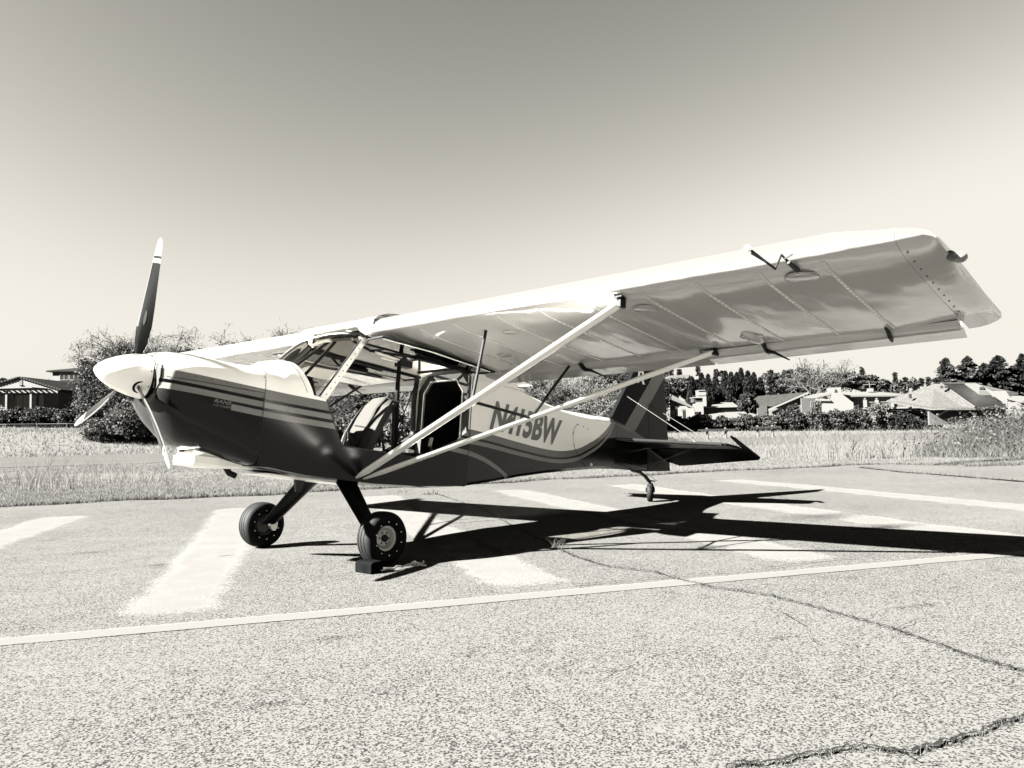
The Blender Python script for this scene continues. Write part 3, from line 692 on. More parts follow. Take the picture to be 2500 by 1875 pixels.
    for v, big in ((1.52, 1), (3.06, 1), (3.85, 0)):              # hinge brackets and horns
        z = lowz(-1.33, v)
        m = MB(); m.prism([(-1.25, .02), (-1.34, -.035), (-1.40, -.045), (-1.41, -.02), (-1.36, .01)], lambda p, t: (p[0], s * v + t, z + p[1] - .02), -.006, .006); hb = part(m, 'hinge_bracket', 'black_metal')
        if big:
            m = MB(); m.tube([(-1.36, s * v, z - .05), (-1.42, s * (v + .03), z - .052), (-1.56, s * (v + .08), z - .082)], [.014, .011, .005], 8); part(m, 'control_horn', 'black_metal', 50)
            # teardrop fairing in front of the horn
            secs = []
            for t in np.linspace(0, 1, 9):
                rr_ = .05 * math.sqrt(max(1e-4, 1 - (2 * t - 1) ** 2)); u = -.98 - .32 * t
                secs.append([(u, s * v + rr_ * math.cos(a), lowz(u, v) - .55 * rr_ * abs(math.sin(a)) * (0.6 + t)) for a in np.linspace(0, math.pi, 9)])
            m = MB(); m.loft(secs, False); part(m, 'horn_fairing', 'wing_skin', 50)
    # root end plate, black edge strip beside the cabin
    m = MB(); m.add(af(.369, s), [tuple(range(len(AF)))]); part(m, 'wing_root_rib', 'white_paint')
    # struts
    lo = np.array([-.059, s * .345, -.57]); hf = np.array([-.107, s * 2.693, .530]); hr = np.array([-1.33, s * 2.696, .462])
    m = MB(); m.tube([lo, lo + (hf - lo) * .05, lo + (hf - lo) * .975, hf], [.016, .042, .042, .030], 14, .48, (1, 0, 0)); part(m, 'front_strut', 'strut_paint', 60)
    lr = np.array([-.12, s * .345, -.575])
    m = MB(); m.tube([lr, lr + (hr - lr) * .06, lr + (hr - lr) * .98, hr], [.012, .034, .034, .024], 14, .5, (1, 0, 0)); part(m, 'rear_strut', 'strut_paint', 60)
    for h, z in ((hf, .545), (hr, .475)):
        m = MB(); m.box((h[0] - .03, h[1] - .012, h[2] - .03), (h[0] + .03, h[1] + .012, h[2] + .03)); m.box((h[0] - .05, h[1] + s * .0 - .03, h[2] + .022), (h[0] + .05, h[1] + .03, h[2] + .032)); part(m, 'strut_fitting', 'black_metal')
    fm = lo + (hf - lo) * .50; rm = lr + (hr - lr) * .50
    ft = np.array([-.27, s * 1.435, .545]); rt_ = np.array([-1.37, s * 1.37, .47])
    for a, b in ((fm, ft), (rm, rt_), (fm, rm)):
        m = MB(); m.tube([a, b], .0115, 8); part(m, 'jury_strut', 'black_metal', 60)
    m = MB(); m.box(ft + [-.03, -.02, -.02], ft + [.03, .02, .003]); part(m, 'jury_fitting', 'black_metal')
    m = MB(); screw(m, fm + [.0, s * .02, -.03], (0, s, -.5), .008); screw(m, rm + [.0, s * .02, -.025], (0, s, -.5), .008); part(m, 'bolts', 'steel', 0, None, 'stuff')
# pitot probe under the left wing
m = MB(); m.tube([(-.10, 3.755, .555), (.03, 3.755, .565)], .012, 8); m.tube([(.02, 3.755, .565), (.05, 3.73, .60), (.10, 3.72, .515), (.26, 3.655, .582)], .0065, 8); m.tube([(.16, 3.70, .535), (.27, 3.668, .557)], .005, 6)
m.tube([(.045, 3.74, .575), (.035, 3.78, .60)], .004, 6); pit = part(m, 'pitot_probe', 'black_metal', 50)
m = MB(); m.lathe([(0, .02), (.014, .014), (.02, 0), (.014, -.014), (0, -.02)], lambda x, y, h: (.268 + x, 3.652 + y, .584 + h), 12); part(m, 'pitot_cover', 'light_white', 60, pit)

# --- cabin roof between the wings
nose = [p for p in AF if p[0] > -.2]
m = MB(); lead = [(.020, .622), (.012, .655), (-.030, .692), (-.12, .726), (-.22, .742), (-.22, .725), (-.12, .70), (-.03, .62)]
m.loft([[(u, v, w) for u, w in lead] for v in (-.374, -.2, 0, .2, .374)]); part(m, 'roof_leading_edge', 'white_paint', 50)
for s in (1, -1):                                               # white root fairing over the wing joint
    secs = []
    for v in (.30, .36, .42, .50):
        secs.append([(u + .005, s * v, .625 + (w - .625) * 1.03) for u, w in AF[16:] + AF[:5]])
    m = MB(); m.loft(secs, False); part(m, 'root_fairing', 'white_paint', 60)
    seam([(u + .006, s * .502, .627 + (w - .627) * 1.03) for u, w in AF[:5]], 'fairing_seam', .004)
m = MB(); m.loft([[(u, v, w - .012) for v in (-.372, -.2, 0, .2, .372)] for u, w in ((-.22, .742), (-.5, .756), (-.8, .726), (-1.1, .662), (-1.26, .61))], False); part(m, 'skylight', 'clear_perspex', 60)
m = MB(); m.loft([[(u, v, w + .01 * (1 - abs(v) / .36)) for v in (-.372, -.2, 0, .2, .372)] for u, w in ((-1.24, .625), (-1.45, .56), (-1.75, .505), (-2.1, .462))], False); part(m, 'rear_deck', 'white_paint', 40)
for s in (1, -1):
    m = MB(); m.prism([(-1.235, .40), (-1.235, .62), (-1.4, .585), (-1.7, .515), (-1.9, .44), (-1.9, .40)], lambda p, t: (p[0], s * t, p[1]), .335, .348); part(m, 'rear_side_fairing', 'white_paint')
# cabin frame tubes
def tubes(name, pairs, r, mat='black_metal', parent=None):
    for a, b in pairs:
        m = MB(); m.tube([a, b], r, 8); part(m, name, mat, 60, parent)
tubes('frame_tube', [((.02, s * .345, .50), (-1.25, s * .345, .455)) for s in (1, -1)], .016)
tubes('frame_tube', [((-.05, -.34, .60), (-.05, .34, .60)), ((-.62, -.34, .60), (-.62, .34, .60)), ((-1.22, -.34, .50), (-1.22, .34, .50)), ((-.05, .0, .60), (-.62, .33, .60)), ((-.05, .0, .60), (-.62, -.33, .60)),
                     ((.42, .20, .14), (-.03, .03, .59)), ((.42, -.20, .14), (-.03, -.03, .59)), ((.40, -.33, .03), (.0, -.34, .50)), ((-.62, .33, .60), (-1.22, -.33, .52)), ((-.62, -.33, .60), (-1.22, .33, .52))], .013)
tubes('spar_tube', [((-.30, -.37, .66), (-.30, .37, .66)), ((-1.05, -.37, .60), (-1.05, .37, .60))], .028, 'interior_grey')
m = MB(); m.box((.36, -.33, -.30), (.395, .33, .02)); m.prism([(-.33, .02), (.33, .02), (.26, .16), (0, .22), (-.26, .16)], lambda p, t: (t, p[0], p[1]), .36, .395); part(m, 'instrument_panel', 'interior_black')
m = MB(); m.box((.30, -.35, -.54), (.80, .35, -.52)); m.box((-1.26, -.345, -.57), (.30, .345, -.555)); m.box((.795, -.34, -.52), (.80, .34, .1)); part(m, 'cabin_floor', 'interior_black')
# small dark things on the coaming
m = MB(); m.lathe([(0, .05), (.03, .045), (.045, .02), (.045, -.03), (.03, -.05)], lambda x, y, h: (.30 + x, -.12 + y, .12 + h), 12); part(m, 'compass', 'interior_black', 50)
m = MB(); m.box((.27, .06, .06), (.31, .15, .15)); m.tube([(.29, .10, .0), (.29, .10, .07)], .012, 6); part(m, 'panel_display', 'interior_black')
tubes('dash_rod', [((.30, -.30, .19), (.30, .24, .13))], .005)
m = MB(); m.tube([(.02, -.30, .52), (.06, -.05, .53), (.02, .25, .52)], .014, 8); part(m, 'sun_visor', 'light_white', 50)
# seat: curved shell back with cushion, dark stripes and belts
def seat(u0, w0, sc_):
    t = [(.0, -.09, .17), (.06, -.07, .19), (.02, .05, .20), (-.05, .18, .195), (-.13, .30, .18), (-.20, .37, .15), (-.27, .39, .10)]
    secs = []
    for du, dw, hw in t:
        c = np.array([u0 + du, 0, w0 + dw]); nrm = np.array([.92, 0, .38])
        secs.append([tuple(c + nrm * (.035 * (1 - (x) ** 2)) + np.array([-.02 * x * x, hw * x, 0])) for x in np.linspace(-1, 1, 9)] + [tuple(c - nrm * .06 + np.array([-.03, hw * x * .96, 0])) for x in np.linspace(1, -1, 9)])
    m = MB(); m.loft(secs); sb = part(m, 'seat_back', 'seat_fabric', 50)
    for x0, x1 in ((-.62, -.45), (.55, .63)):
        m = MB(); m.loft([[tuple(np.array([u0 + du, 0, w0 + dw]) + np.array([.92, 0, .38]) * (.035 * (1 - x * x) + .004) + np.array([-.02 * x * x, hw * x, 0])) for x in np.linspace(x0, x1, 3)] for du, dw, hw in t], False); part(m, 'seat_stripe', 'strap', 50, sb)
    m = MB(); m.tube([(u0 - .30, .10, w0 + .38), (u0 - .20, .10, w0 + .40), (u0 - .08, .11, w0 + .28), (u0 + .03, .12, w0 + .06), (u0 + .10, .12, w0 - .05)], .016, 8, .25, (0, 1, 0)); part(m, 'seat_belt', 'strap', 50, sb)
    secs = []
    for du, dw, hw in ((.02, -.10, .19), (.12, -.10, .20), (.28, -.085, .20), (.40, -.07, .19), (.45, -.10, .17)):
        c = np.array([u0 + du, 0, w0 + dw]); secs.append([tuple(c + np.array([0, hw * math.cos(a), .05 * math.sin(a)])) for a in np.linspace(0, 2 * math.pi, 16, endpoint=False)])
    m = MB(); m.loft(secs); part(m, 'seat_cushion', 'seat_fabric', 60)
    for s in (1, -1):
        for a_, b_ in (((u0 + .40, s * .16, w0 - .14), (u0 + .38, s * .17, -.55)), ((u0 - .12, s * .16, w0 + .1), (u0 - .22, s * .17, -.55)), ((u0 - .22, s * .17, w0 + .34), (u0 - .26, s * .17, -.55))):
            m = MB(); m.tube([a_, b_], .012, 8); part(m, 'seat_leg', 'black_metal', 50)
seat(-.30, -.255, 1.0)
m = MB(); m.box((-.50, -.21, -.55), (-.20, .21, -.36)); part(m, 'seat_box', 'interior_black')
m = MB(); m.tube([(-.16, .14, -.30), (-.10, .16, -.24), (-.20, .02, -.20), (-.30, -.14, -.22)], .028, 8, .3, (0, 0, 1)); part(m, 'lap_belt', 'strap', 50)
m = MB(); m.tube([(-.69, .0, .47), (-.69, 0, .30), (-.70, 0, -.05), (-.71, 0, -.55)], [.024, .024, .034, .038], 6, .7); part(m, 'seat_harness_post', 'interior_black', 30)
m = MB(); m.box((-.80, -.03, .44), (-.66, .05, .50)); m.tube([(-.55, .02, .52), (-.74, .02, .50)], .008, 6); part(m, 'flap_lever', 'black_metal')
m = MB(); m.tube([(-.40, .02, .515), (-.72, .03, .492)], .009, 8); m.tube([(-.50, -.02, .490), (-.68, .0, .480)], .011, 8); part(m, 'lever_grip', 'light_white', 50)
m = MB(); m.tube([(.05, .05, -.52), (.02, .05, -.30), (.0, .05, -.16)], .012, 8); part(m, 'control_stick', 'black_metal', 50)
# rear: seat hoop, bulkhead with opening into the tail cone, far door post
m = MB()
ring_o = [(-.34, -.40), (-.34, .32), (-.22, .46), (.22, .46), (.34, .32), (.34, -.40)]; ring_i = [(-.26, -.36), (-.26, .29), (-.17, .40), (.17, .40), (.26, .29), (.26, -.36)]
V = [(-1.245, *p) for p in ring_o] + [(-1.245, *p) for p in ring_i]; m.add(V, [(i, i + 1, 7 + i, 6 + i) for i in range(5)] + [(0, 6, 11, 5)]); part(m, 'bulkhead_frame', 'interior_grey')
m = MB(); m.tube([(-1.238, *p) for p in ring_i[:]], .007, 6); part(m, 'bulkhead_edge', 'light_white', 50)
m = MB(); m.loft([[(u, v * k, w * k) for v, w in ring_i] for u, k in ((-1.26, .98), (-1.75, .86))], True, False, True); part(m, 'baggage_bay', 'interior_black')
m = MB(); m.tube([(-1.22, -.35, .47), (-1.20, -.352, .2), (-1.22, -.352, -.10)], .028, 6, .8); part(m, 'rear_door_post', 'interior_grey', 40)
m = MB(); m.tube([(-1.22, .35, .45), (-1.22, .352, -.08)], .010, 6); part(m, 'rear_door_post', 'interior_grey', 40)
m = MB(); secs = []
for u, hw, w in ((-1.14, .14, -.42), (-1.10, .2, -.36), (-.95, .21, -.345), (-.80, .2, -.36), (-.74, .15, -.40)): secs.append([(u, hw * math.cos(a), w + .05 * math.sin(a)) for a in np.linspace(0, 2 * math.pi, 14, endpoint=False)])
m.loft(secs); part(m, 'rear_seat', 'interior_black', 50)
m = MB(); m.tube([(-.86, .33, -.36), (-.84, .34, -.30), (-.80, .35, -.25), (-.815, .35, -.18)], .02, 6, .3, (0, 1, 0)); part(m, 'buckle', 'steel', 40)
m = MB(); m.tube([(-1.2, -.34, .40), (-1.05, -.37, -.05), (-1.02, -.37, -.3)], .006, 6); part(m, 'door_cable', 'black_metal', 50)

# --- doors folded up under the wings
for s in (1, -1):
    out = [(-.02, .375), (.075, .52), (.115, .74), (-.42, .735), (-1.28, .60), (-1.30, .375)]
    zf = lambda u, v: .482 - .02 * (v - .36) - .02 * (-u if u < 0 else 0)
    m = MB(); m.tube([(u, s * v, zf(u, v)) for u, v in out] + [(out[0][0], s * out[0][1], zf(*out[0]))], .010, 8); dr = part(m, 'door', 'black_metal', 50)
    m = MB(); m.prism([(u, v) for u, v in out], lambda p, t: (p[0], s * p[1], zf(*p) + t), -.001, .002); part(m, 'door_pane', 'perspex', 0, dr)
    m = MB(); m.tube([(.08, s * .715, zf(.08, .715) - .006), (-.42, s * .712, zf(-.42, .712) - .006), (-1.24, s * .585, zf(-1.24, .585) - .006)], .006, 6); part(m, 'door_rail', 'light_white', 50, dr)
    m = MB(); m.box((-.72, s * .50 - .03, zf(-.6, .5) - .045), (-.44, s * .50 + .03, zf(-.6, .5) - .008)); m.tube([(-.40, s * .47, zf(-.4, .47) - .03), (-.95, s * .56, zf(-.95, .56) - .03)], .010, 6); part(m, 'door_latch', 'black_metal', 0, dr)
    if s < 0:
        m = MB(); m.prism([(-.30, -.80), (-1.25, -.68), (-1.30, -1.30), (-.45, -1.35)], lambda p, t: (p[0], p[1], .44 + t), -.002, .002); pn = part(m, 'door_skin', 'white_paint', 0, dr)
        A0, A1 = np.array([-.80, -1.00]), np.array([-1.32, -1.185]); dd = A1 - A0; up_ = np.array([.10, .13]) * .9
        lettering('LIGHT-SPORT', 'door_lettering', lambda a, b: (*(A0 - .15 * dd + dd * a * 1.15 + up_ * b * .75), .4365), 'letter_black', dr, .02, .3)
# landing gear
WZ = (.192 - Z0) / math.cos(PITCH)
for s in (1, -1):
    secs = []
    for t, c_, th in ((0, .105, .030), (.15, .100, .026), (.5, .088, .020), (.85, .074, .016), (1.0, .066, .015)):
        c = np.array([-.045 + .055 * t, s * (.20 + .50 * t), -.560 - .415 * t]); nrm = np.array([0, .64 * s, .77]) 
        sec = [(c_ * math.cos(a), th * math.sin(a)) for a in np.linspace(0, 2 * math.pi, 16, endpoint=False)]
        nn = np.array([0, s * .64, .77]); secs.append([tuple(c + np.array([a, 0, 0]) + nn * b) for a, b in sec])
    m = MB(); m.loft(secs); part(m, 'gear_leg', 'dark_paint', 50)
    wc = np.array([.012, s * .80, WZ])
    m = MB(); tyre(m, wc, 1, .192, .088, .080, 48); ty = part(m, 'main_wheel', 'rubber', 35)
    m = MB(); pr = [(.090, .052), (.096, .050), (.092, .044), (.078, .040), (.074, .01), (.060, -.004), (.058, .012), (.045, .020), (.0, .020)]
    m.lathe([(r, s * h) for r, h in pr], lambda x, y, h: (wc[0] + x, wc[1] + h, wc[2] + y), 32); rim = part(m, 'rim', 'rim_paint', 40, ty)
    m = MB(); m.lathe([(r, s * h) for r, h in ((.026, .018), (.026, .036), (.018, .042), (0, .042))], lambda x, y, h: (wc[0] + x, wc[1] + h, wc[2] + y), 16)
    for k_ in range(6):
        a = k_ * math.pi / 3; screw(m, wc + [.042 * math.cos(a), s * .021, .042 * math.sin(a)], (0, s, 0), .007)
    part(m, 'hub_cap', 'black_metal', 40, ty)
    m = MB()
    for k_ in range(10):
        a = k_ * math.pi / 5 + .2; screw(m, wc + [.118 * math.cos(a), s * .0775, .118 * math.sin(a)], (0, s, 0), .0035); screw(m, wc + [.118 * math.cos(a), -s * .0775, .118 * math.sin(a)], (0, -s, 0), .0035)
    part(m, 'tyre_studs', 'light_white', 0, ty, 'stuff')
    m = MB(); pr = [(.090, -.052), (.094, -.048), (.080, -.040), (.072, -.012), (.066, -.02), (.066, -.03), (0, -.03)]; m.lathe([(r, s * h) for r, h in pr], lambda x, y, h: (wc[0] + x, wc[1] + h, wc[2] + y), 32); part(m, 'inner_rim', 'interior_grey', 40, ty)
    m = MB(); m.box(wc + [-.10, -s * .065 - .02, -.03], wc + [-.035, -s * .065 + .02, .03]); m.box(wc + [-.085, -s * .08 - .008, -.045], wc + [-.05, -s * .08 + .008, .045]); part(m, 'brake_caliper', 'alloy', 0)
    m = MB(); m.tube([wc + [0, -s * .12, .005], wc + [0, s * .02, 0]], .014, 10); part(m, 'axle', 'steel', 50)
m = MB(); m.prism([(-.02, -.600), (-.11, -.605), (-.085, -.70), (-.04, -.70)], lambda p, t: (p[0] + .28, t, p[1]), -.012, .012); part(m, 'belly_antenna', 'interior_grey')

# --- propeller and spinner
m = MB(); pr = [(.0, 1.803), (.018, 1.797), (.045, 1.775), (.075, 1.735), (.103, 1.680), (.125, 1.622), (.140, 1.565), (.148, 1.515), (.150, 1.492), (.142, 1.488)]
m.lathe(pr, lambda x, y, h: (h, x, y), 48); sp = part(m, 'spinner', 'white_paint', 60)
m = MB(); m.lathe([(.150, 1.489), (.152, 1.4865), (.150, 1.480), (.10, 1.478)], lambda x, y, h: (h, x, y), 48); part(m, 'spinner_backplate', 'seam', 30, sp)
m = MB(); sr = lambda u: interp(u, [(h, r) for r, h in pr], 1)
for k_ in range(9):
    a = k_ * 2 * math.pi / 9 + .15; screw(m, (1.503, .149 * math.cos(a), .149 * math.sin(a)), (0, math.cos(a), math.sin(a)), .005)
part(m, 'screws', 'seam', 0, sp, 'stuff')
PT = 1.30
for phi in (80.3, 200.3, 320.3):
    a = R(phi); er = np.array([0, math.cos(a), math.sin(a)]); et = np.array([0, -math.sin(a), math.cos(a)]); eu = np.array([1.0, 0, 0])
    # root collar cut-out on the spinner
    m = MB(); m.lathe([(.050, -.004), (.052, .004), (.0, .004)], lambda x, y, h: tuple(np.array([1.548, 0, 0]) + er * (.133 + h) + et * x * .9 + eu * y * .85), 20); part(m, 'blade_collar', 'interior_black', 30, sp)
    secs = []
    for r, ch, th in ((.10, .036, .032), (.15, .050, .028), (.22, .088, .022), (.32, .112, .017), (.45, .112, .013), (.60, .100, .010), (.75, .084, .008), (.85, .068, .006), (.905, .046, .005), (.922, .018, .003)):
        be = math.atan(PT / (2 * math.pi * max(r, .16))); cd = math.cos(be) * et + math.sin(be) * eu; nd = -math.sin(be) * et + math.cos(be) * eu
        c = np.array([1.548 + .02 * (r / .92) ** 2, 0, 0]) + er * r + cd * (-.012 * (r / .9) ** 2)
        prof = [(.5, 0), (.35, .42), (.1, .5), (-.2, .38), (-.5, .03), (-.5, -.03), (-.2, -.16), (.1, -.22), (.35, -.24)]
        secs.append([tuple(c + cd * ch * p + nd * th * q) for p, q in prof])
    m = MB(); m.loft(secs); bl = part(m, 'propeller_blade', 'blade_paint', 50)
    bl.data.materials.append(MATS['guard_metal'])               # nickel strip along the leading edge
    for k_ in range((len(secs) - 1) * 9):
        if k_ // 9 >= 3 and k_ % 9 in (0, 8): bl.data.polygons[k_].material_index = 1
    r = .385; be = math.atan(PT / (2 * math.pi * r)); cd = math.cos(be) * et + math.sin(be) * eu; nd = -math.sin(be) * et + math.cos(be) * eu
    m = MB(); n = 16; V = []; 
    for k_ in range(n):
        t = 2 * math.pi * k_ / n; p_ = .011 * math.cos(t); rq = r + .050 * math.sin(t)
        V.append(tuple(np.array([1.548 + .0045, 0, 0]) + er * rq + cd * (p_ - .004) + nd * .0088))
    m.add(V, [tuple(range(n))]); part(m, 'blade_decal', 'decal_grey', 0, bl)

# ================================================================== things on the apron
def chock(loc, label, rz):
    o = empty('wheel_chock', (loc[0], loc[1], 0), label, 'wheel chock'); o.rotation_euler.z = rz
    m = MB(); m.prism([(-.055, 0), (.055, 0), (.055, .062), (.035, .078), (-.045, .078), (-.055, .066)], lambda p, t: (p[0], t, p[1] + .001), -.085, .085)
    b = bevel(m.build('block', 'chock_rubber', o), .006); return o
chock((.365, .945), 'dark rubber wheel chock in front of the near main wheel', 0.02)
path = [(.33, 1.03), (.27, 1.06), (.20, 1.035), (.13, 1.04), (.08, 1.06), (.02, 1.03), (-.03, 1.06), (-.08, 1.0)]
P3 = []
for i in range(len(path) - 1):
    for t in np.linspace(0, 1, 5, endpoint=False): P3.append((path[i][0] + (path[i + 1][0] - path[i][0]) * t, path[i][1] + (path[i + 1][1] - path[i][1]) * t, .012 + .012 * abs(math.sin(2.2 * (i + t)))))
m = MB(); m.tube([(.33, 1.02, .045)] + P3, .006, 8)
kn = [(.055 + .022 * math.cos(t) * (1 + .3 * math.sin(3 * t)), 1.055 + .026 * math.sin(2 * t), .022 + .014 * math.sin(3 * t)) for t in np.linspace(0, 2 * math.pi, 30)]
m.tube(kn, .006, 8); m.tube([(.05, 1.06, .02), (.02, 1.10, .012), (.0, 1.12, .008)], .006, 8)
tag(m.build('rope', 'rope', None, 60), 'pale knotted rope trailing from the wheel chock beside the near main wheel', 'rope')

ORD = ['leftmost', 'second', 'third', 'fourth', 'fifth', 'sixth', 'seventh', 'eighth', 'ninth', 'tenth', 'eleventh', 'twelfth', 'thirteenth', 'fourteenth']
def nth(i, what): return ('leftmost ' + what) if i == 0 else ORD[i] + ' from the left, ' + what
# ================================================================== vegetation builders
def quads(P, size, aspect=1.0, up=0.0, rng=RNG, ax=None):
    """one small quad per point, random facing; ax gives a preferred long axis per point"""
    n = len(P); size = np.broadcast_to(np.asarray(size, float), (n,))
    a = rng.normal(size=(n, 3)) if ax is None else ax + rng.normal(size=(n, 3)) * .35
    a[:, 2] += up; a /= np.linalg.norm(a, axis=1, keepdims=True) + 1e-9
    b = np.cross(a, rng.normal(size=(n, 3))); b /= np.linalg.norm(b, axis=1, keepdims=True) + 1e-9
    A_ = a * size[:, None] * aspect / 2; B_ = b * size[:, None] / 2
    V = np.stack([P - A_ - B_ * .5, P + A_ * .2 - B_, P + A_ + B_ * .3, P - A_ * .2 + B_], 1).reshape(-1, 3)
    F = np.arange(n * 4).reshape(-1, 4)
    return V, F
def cloud(blobs, n, rng=RNG, shell=0.55, rough=.22):
    """points through ellipsoid blobs (x,y,z,rx,ry,rz), denser near the uneven surface"""
    W = np.array([b[3] * b[4] * b[5] for b in blobs]) ** .8; W /= W.sum(); idx = rng.choice(len(blobs), n, p=W); B_ = np.array(blobs)[idx]
    d = rng.normal(size=(n, 3)); d /= np.linalg.norm(d, axis=1, keepdims=True)
    r = shell + (1 - shell) * rng.random(n) ** .5; r *= np.where(rng.random(n) < .25, rng.random(n), 1)
    bump_ = 1 + rough * (np.sin(d[:, 0] * 7 + B_[:, 0]) * np.sin(d[:, 1] * 6 + B_[:, 1] * 2) + np.sin(d[:, 2] * 8 + idx)) * .8
    return B_[:, :3] + d * (r * bump_)[:, None] * B_[:, 3:]
def leafmesh(name, P, size, aspect=1.5, rng=RNG, ax=None):
    V, F = quads(P, size * rng.uniform(.6, 1.4, len(P)), aspect, .0, rng, ax)
    return npmesh(name, V, F, np.repeat(rng.random(len(P)) ** 1.4, 4))
def trunk_mb(base, h, r, lean=(0, 0), limbs=5, spread=.4, rng=random):
    m = MB(); pts = [np.array(base, float) + np.array([lean[0] * t * h, lean[1] * t * h, t * h - .15]) + np.array([rng.uniform(-1, 1), rng.uniform(-1, 1), 0]) * r * .5 * t for t in np.linspace(0, 1, 6)]
    m.tube(pts, [r * (1 - .75 * t) for t in np.linspace(0, 1, 6)], 7)
    for k in range(limbs):
        t = rng.uniform(.3, .9); p = pts[int(t * 5)]; a = rng.uniform(0, 6.28); L = h * spread * rng.uniform(.6, 1.1)
        m.tube([p, p + np.array([math.cos(a) * L * .5, math.sin(a) * L * .5, L * .35]), p + np.array([math.cos(a) * L, math.sin(a) * L, L * .8])], [r * .45, r * .3, r * .12], 5)
    return m
def leafy(name, label, cat, px, D, blobs_px, n, size, mat, bark='bark', trunk=.22, group=None, seed=0, zbase=None, thick=.8, shell=.55, skirt_=False):
    """broadleaf plant; blobs given as (px, py, rx_px, ry_px) at depth D"""
    rng = np.random.default_rng(seed + 100); x, y = xy(px, D); zb = float(terrain(x, y)) if zbase is None else zbase
    root = empty(name, (x, y, zb), label, cat, group); s = D / FPX; B_ = []; skirt = cat == 'shrub' or skirt_
    for bx, by, rx, ry in blobs_px:
        ox = (bx - px) * s; dd = rng.uniform(-.35, .35) * rx * s; p = RH * ox + FH * dd
        zc, rz_ = zz(bx, by, D) - zb, ry * s
        if skirt and zc - rz_ > .05:
            tp_ = zc + rz_; B_.append((p[0], p[1], tp_ * .38, rx * s * .9, rx * s * thick * .9, tp_ * .42))
        for _ in range(2):                                     # smaller lobes make the outline uneven
            a_ = rng.uniform(0, 6.28); B_.append((p[0] + RH[0] * rx * s * .75 * math.cos(a_), p[1] + RH[1] * rx * s * .75 * math.cos(a_), zc + rz_ * .75 * math.sin(a_), rx * s * .42, rx * s * .4, rz_ * .42))
        B_.append((p[0], p[1], zc, rx * s, rx * s * thick, rz_))
    P_ = cloud(B_, n, rng, shell); P_ = P_[P_[:, 2] > .03]
    link('crown', leafmesh('crown', P_, size, 1.5, rng), mat, root)
    if trunk:
        top = max(b[2] for b in B_); rnd = random.Random(seed); trunk_mb((0, 0, 0), top * .92, trunk, (0, 0), 6, .45, rnd).build('trunk', bark, root, 60)
    return root
def branches(m, p, d, L, r, depth, rng, spread=.55, up=.12, thin=.012, sides=4, curl=.42):
    n = 4; pts = [p]; rs = [r]; q = p.copy(); dd = d.copy()
    for i in range(n):
        dd = dd + rng.normal(size=3) * curl * .5 + np.array([0, 0, up * .4]); dd /= np.linalg.norm(dd); q = q + dd * L / n; pts.append(q.copy()); rs.append(max(thin, r * (1 - .45 * (i + 1) / n)))
    m.tube(pts, rs, sides if depth > 1 else 3)
    if depth <= 0: return
    for k in range(rng.integers(3, 5) if depth > 1 else 4):
        t = rng.uniform(.35, 1.0); b = pts[max(1, int(round(t * n)))]; nd = dd + rng.normal(size=3) * spread; nd /= np.linalg.norm(nd)
        branches(m, b, nd, L * rng.uniform(.55, .8), max(thin, r * .52), depth - 1, rng, spread, up, thin, sides, curl)
def bare(name, label, px, D, toppy, r, depth, seed, mat='bark', group=None, stems=1, lean=0.0, spread=.55, widen=1.0, thin=.02, up=.12, zb=None):
    rng = np.random.default_rng(seed); x, y = xy(px, D); zb = float(terrain(x, y)) if zb is None else zb
    root = empty(name, (x, y, zb), label, 'tree', group); H = zz(px, toppy, D) - zb
    mt = MB(); mc = MB()
    for k in range(stems):
        a = rng.uniform(0, 6.28); d = np.array([RH[0] * lean + .35 * widen * math.cos(a) * (stems > 1), RH[1] * lean + .35 * widen * math.sin(a) * (stems > 1), 1.0]); d /= np.linalg.norm(d)
        p = np.array([0.2 * math.cos(a) * (stems > 1), .2 * math.sin(a) * (stems > 1), -.15]); q = p + d * H * .36
        mt.tube([p, (p + q) / 2 + rng.normal(size=3) * r * .4, q], [r, r * .85, r * .7], 7)
        for j in range(4 if stems == 1 else 3):
            nd = d + rng.normal(size=3) * spread * np.array([widen, widen, .5]); nd[2] = max(nd[2], .12); nd /= np.linalg.norm(nd)
            branches(mc, q if j else q * .8 + p * .2, nd, H * .34 * rng.uniform(.8, 1.15), r * .6, depth, rng, spread, up, thin)
    zs_ = H / max(v_[2] for v_ in mc.v); mt.v = [(a_, b_, c_ * zs_) for a_, b_, c_ in mt.v]; mc.v = [(a_, b_, c_ * zs_) for a_, b_, c_ in mc.v]
    mt.build('trunk', mat, root, 60)
    me = bpy.data.meshes.new('crown'); me.from_pydata(mc.v, [], mc.f); me.update(); cr_ = link('crown', me, mat, root)
    nt = 5200 if depth >= 4 else 900; Vc = np.array(mc.v); Vc = Vc[Vc[:, 2] > H * .45]; P_ = Vc[rng.integers(0, len(Vc), nt)] + rng.normal(size=(nt, 3)) * np.array([.35, .35, .25]) * (D / 75)
    V_, F_ = quads(P_, .032 * (D / 75), 16.0, .3, rng); tw_ = link('twigs', npmesh('twigs', V_, F_), mat, cr_); tw_['kind'] = 'stuff'
    return root
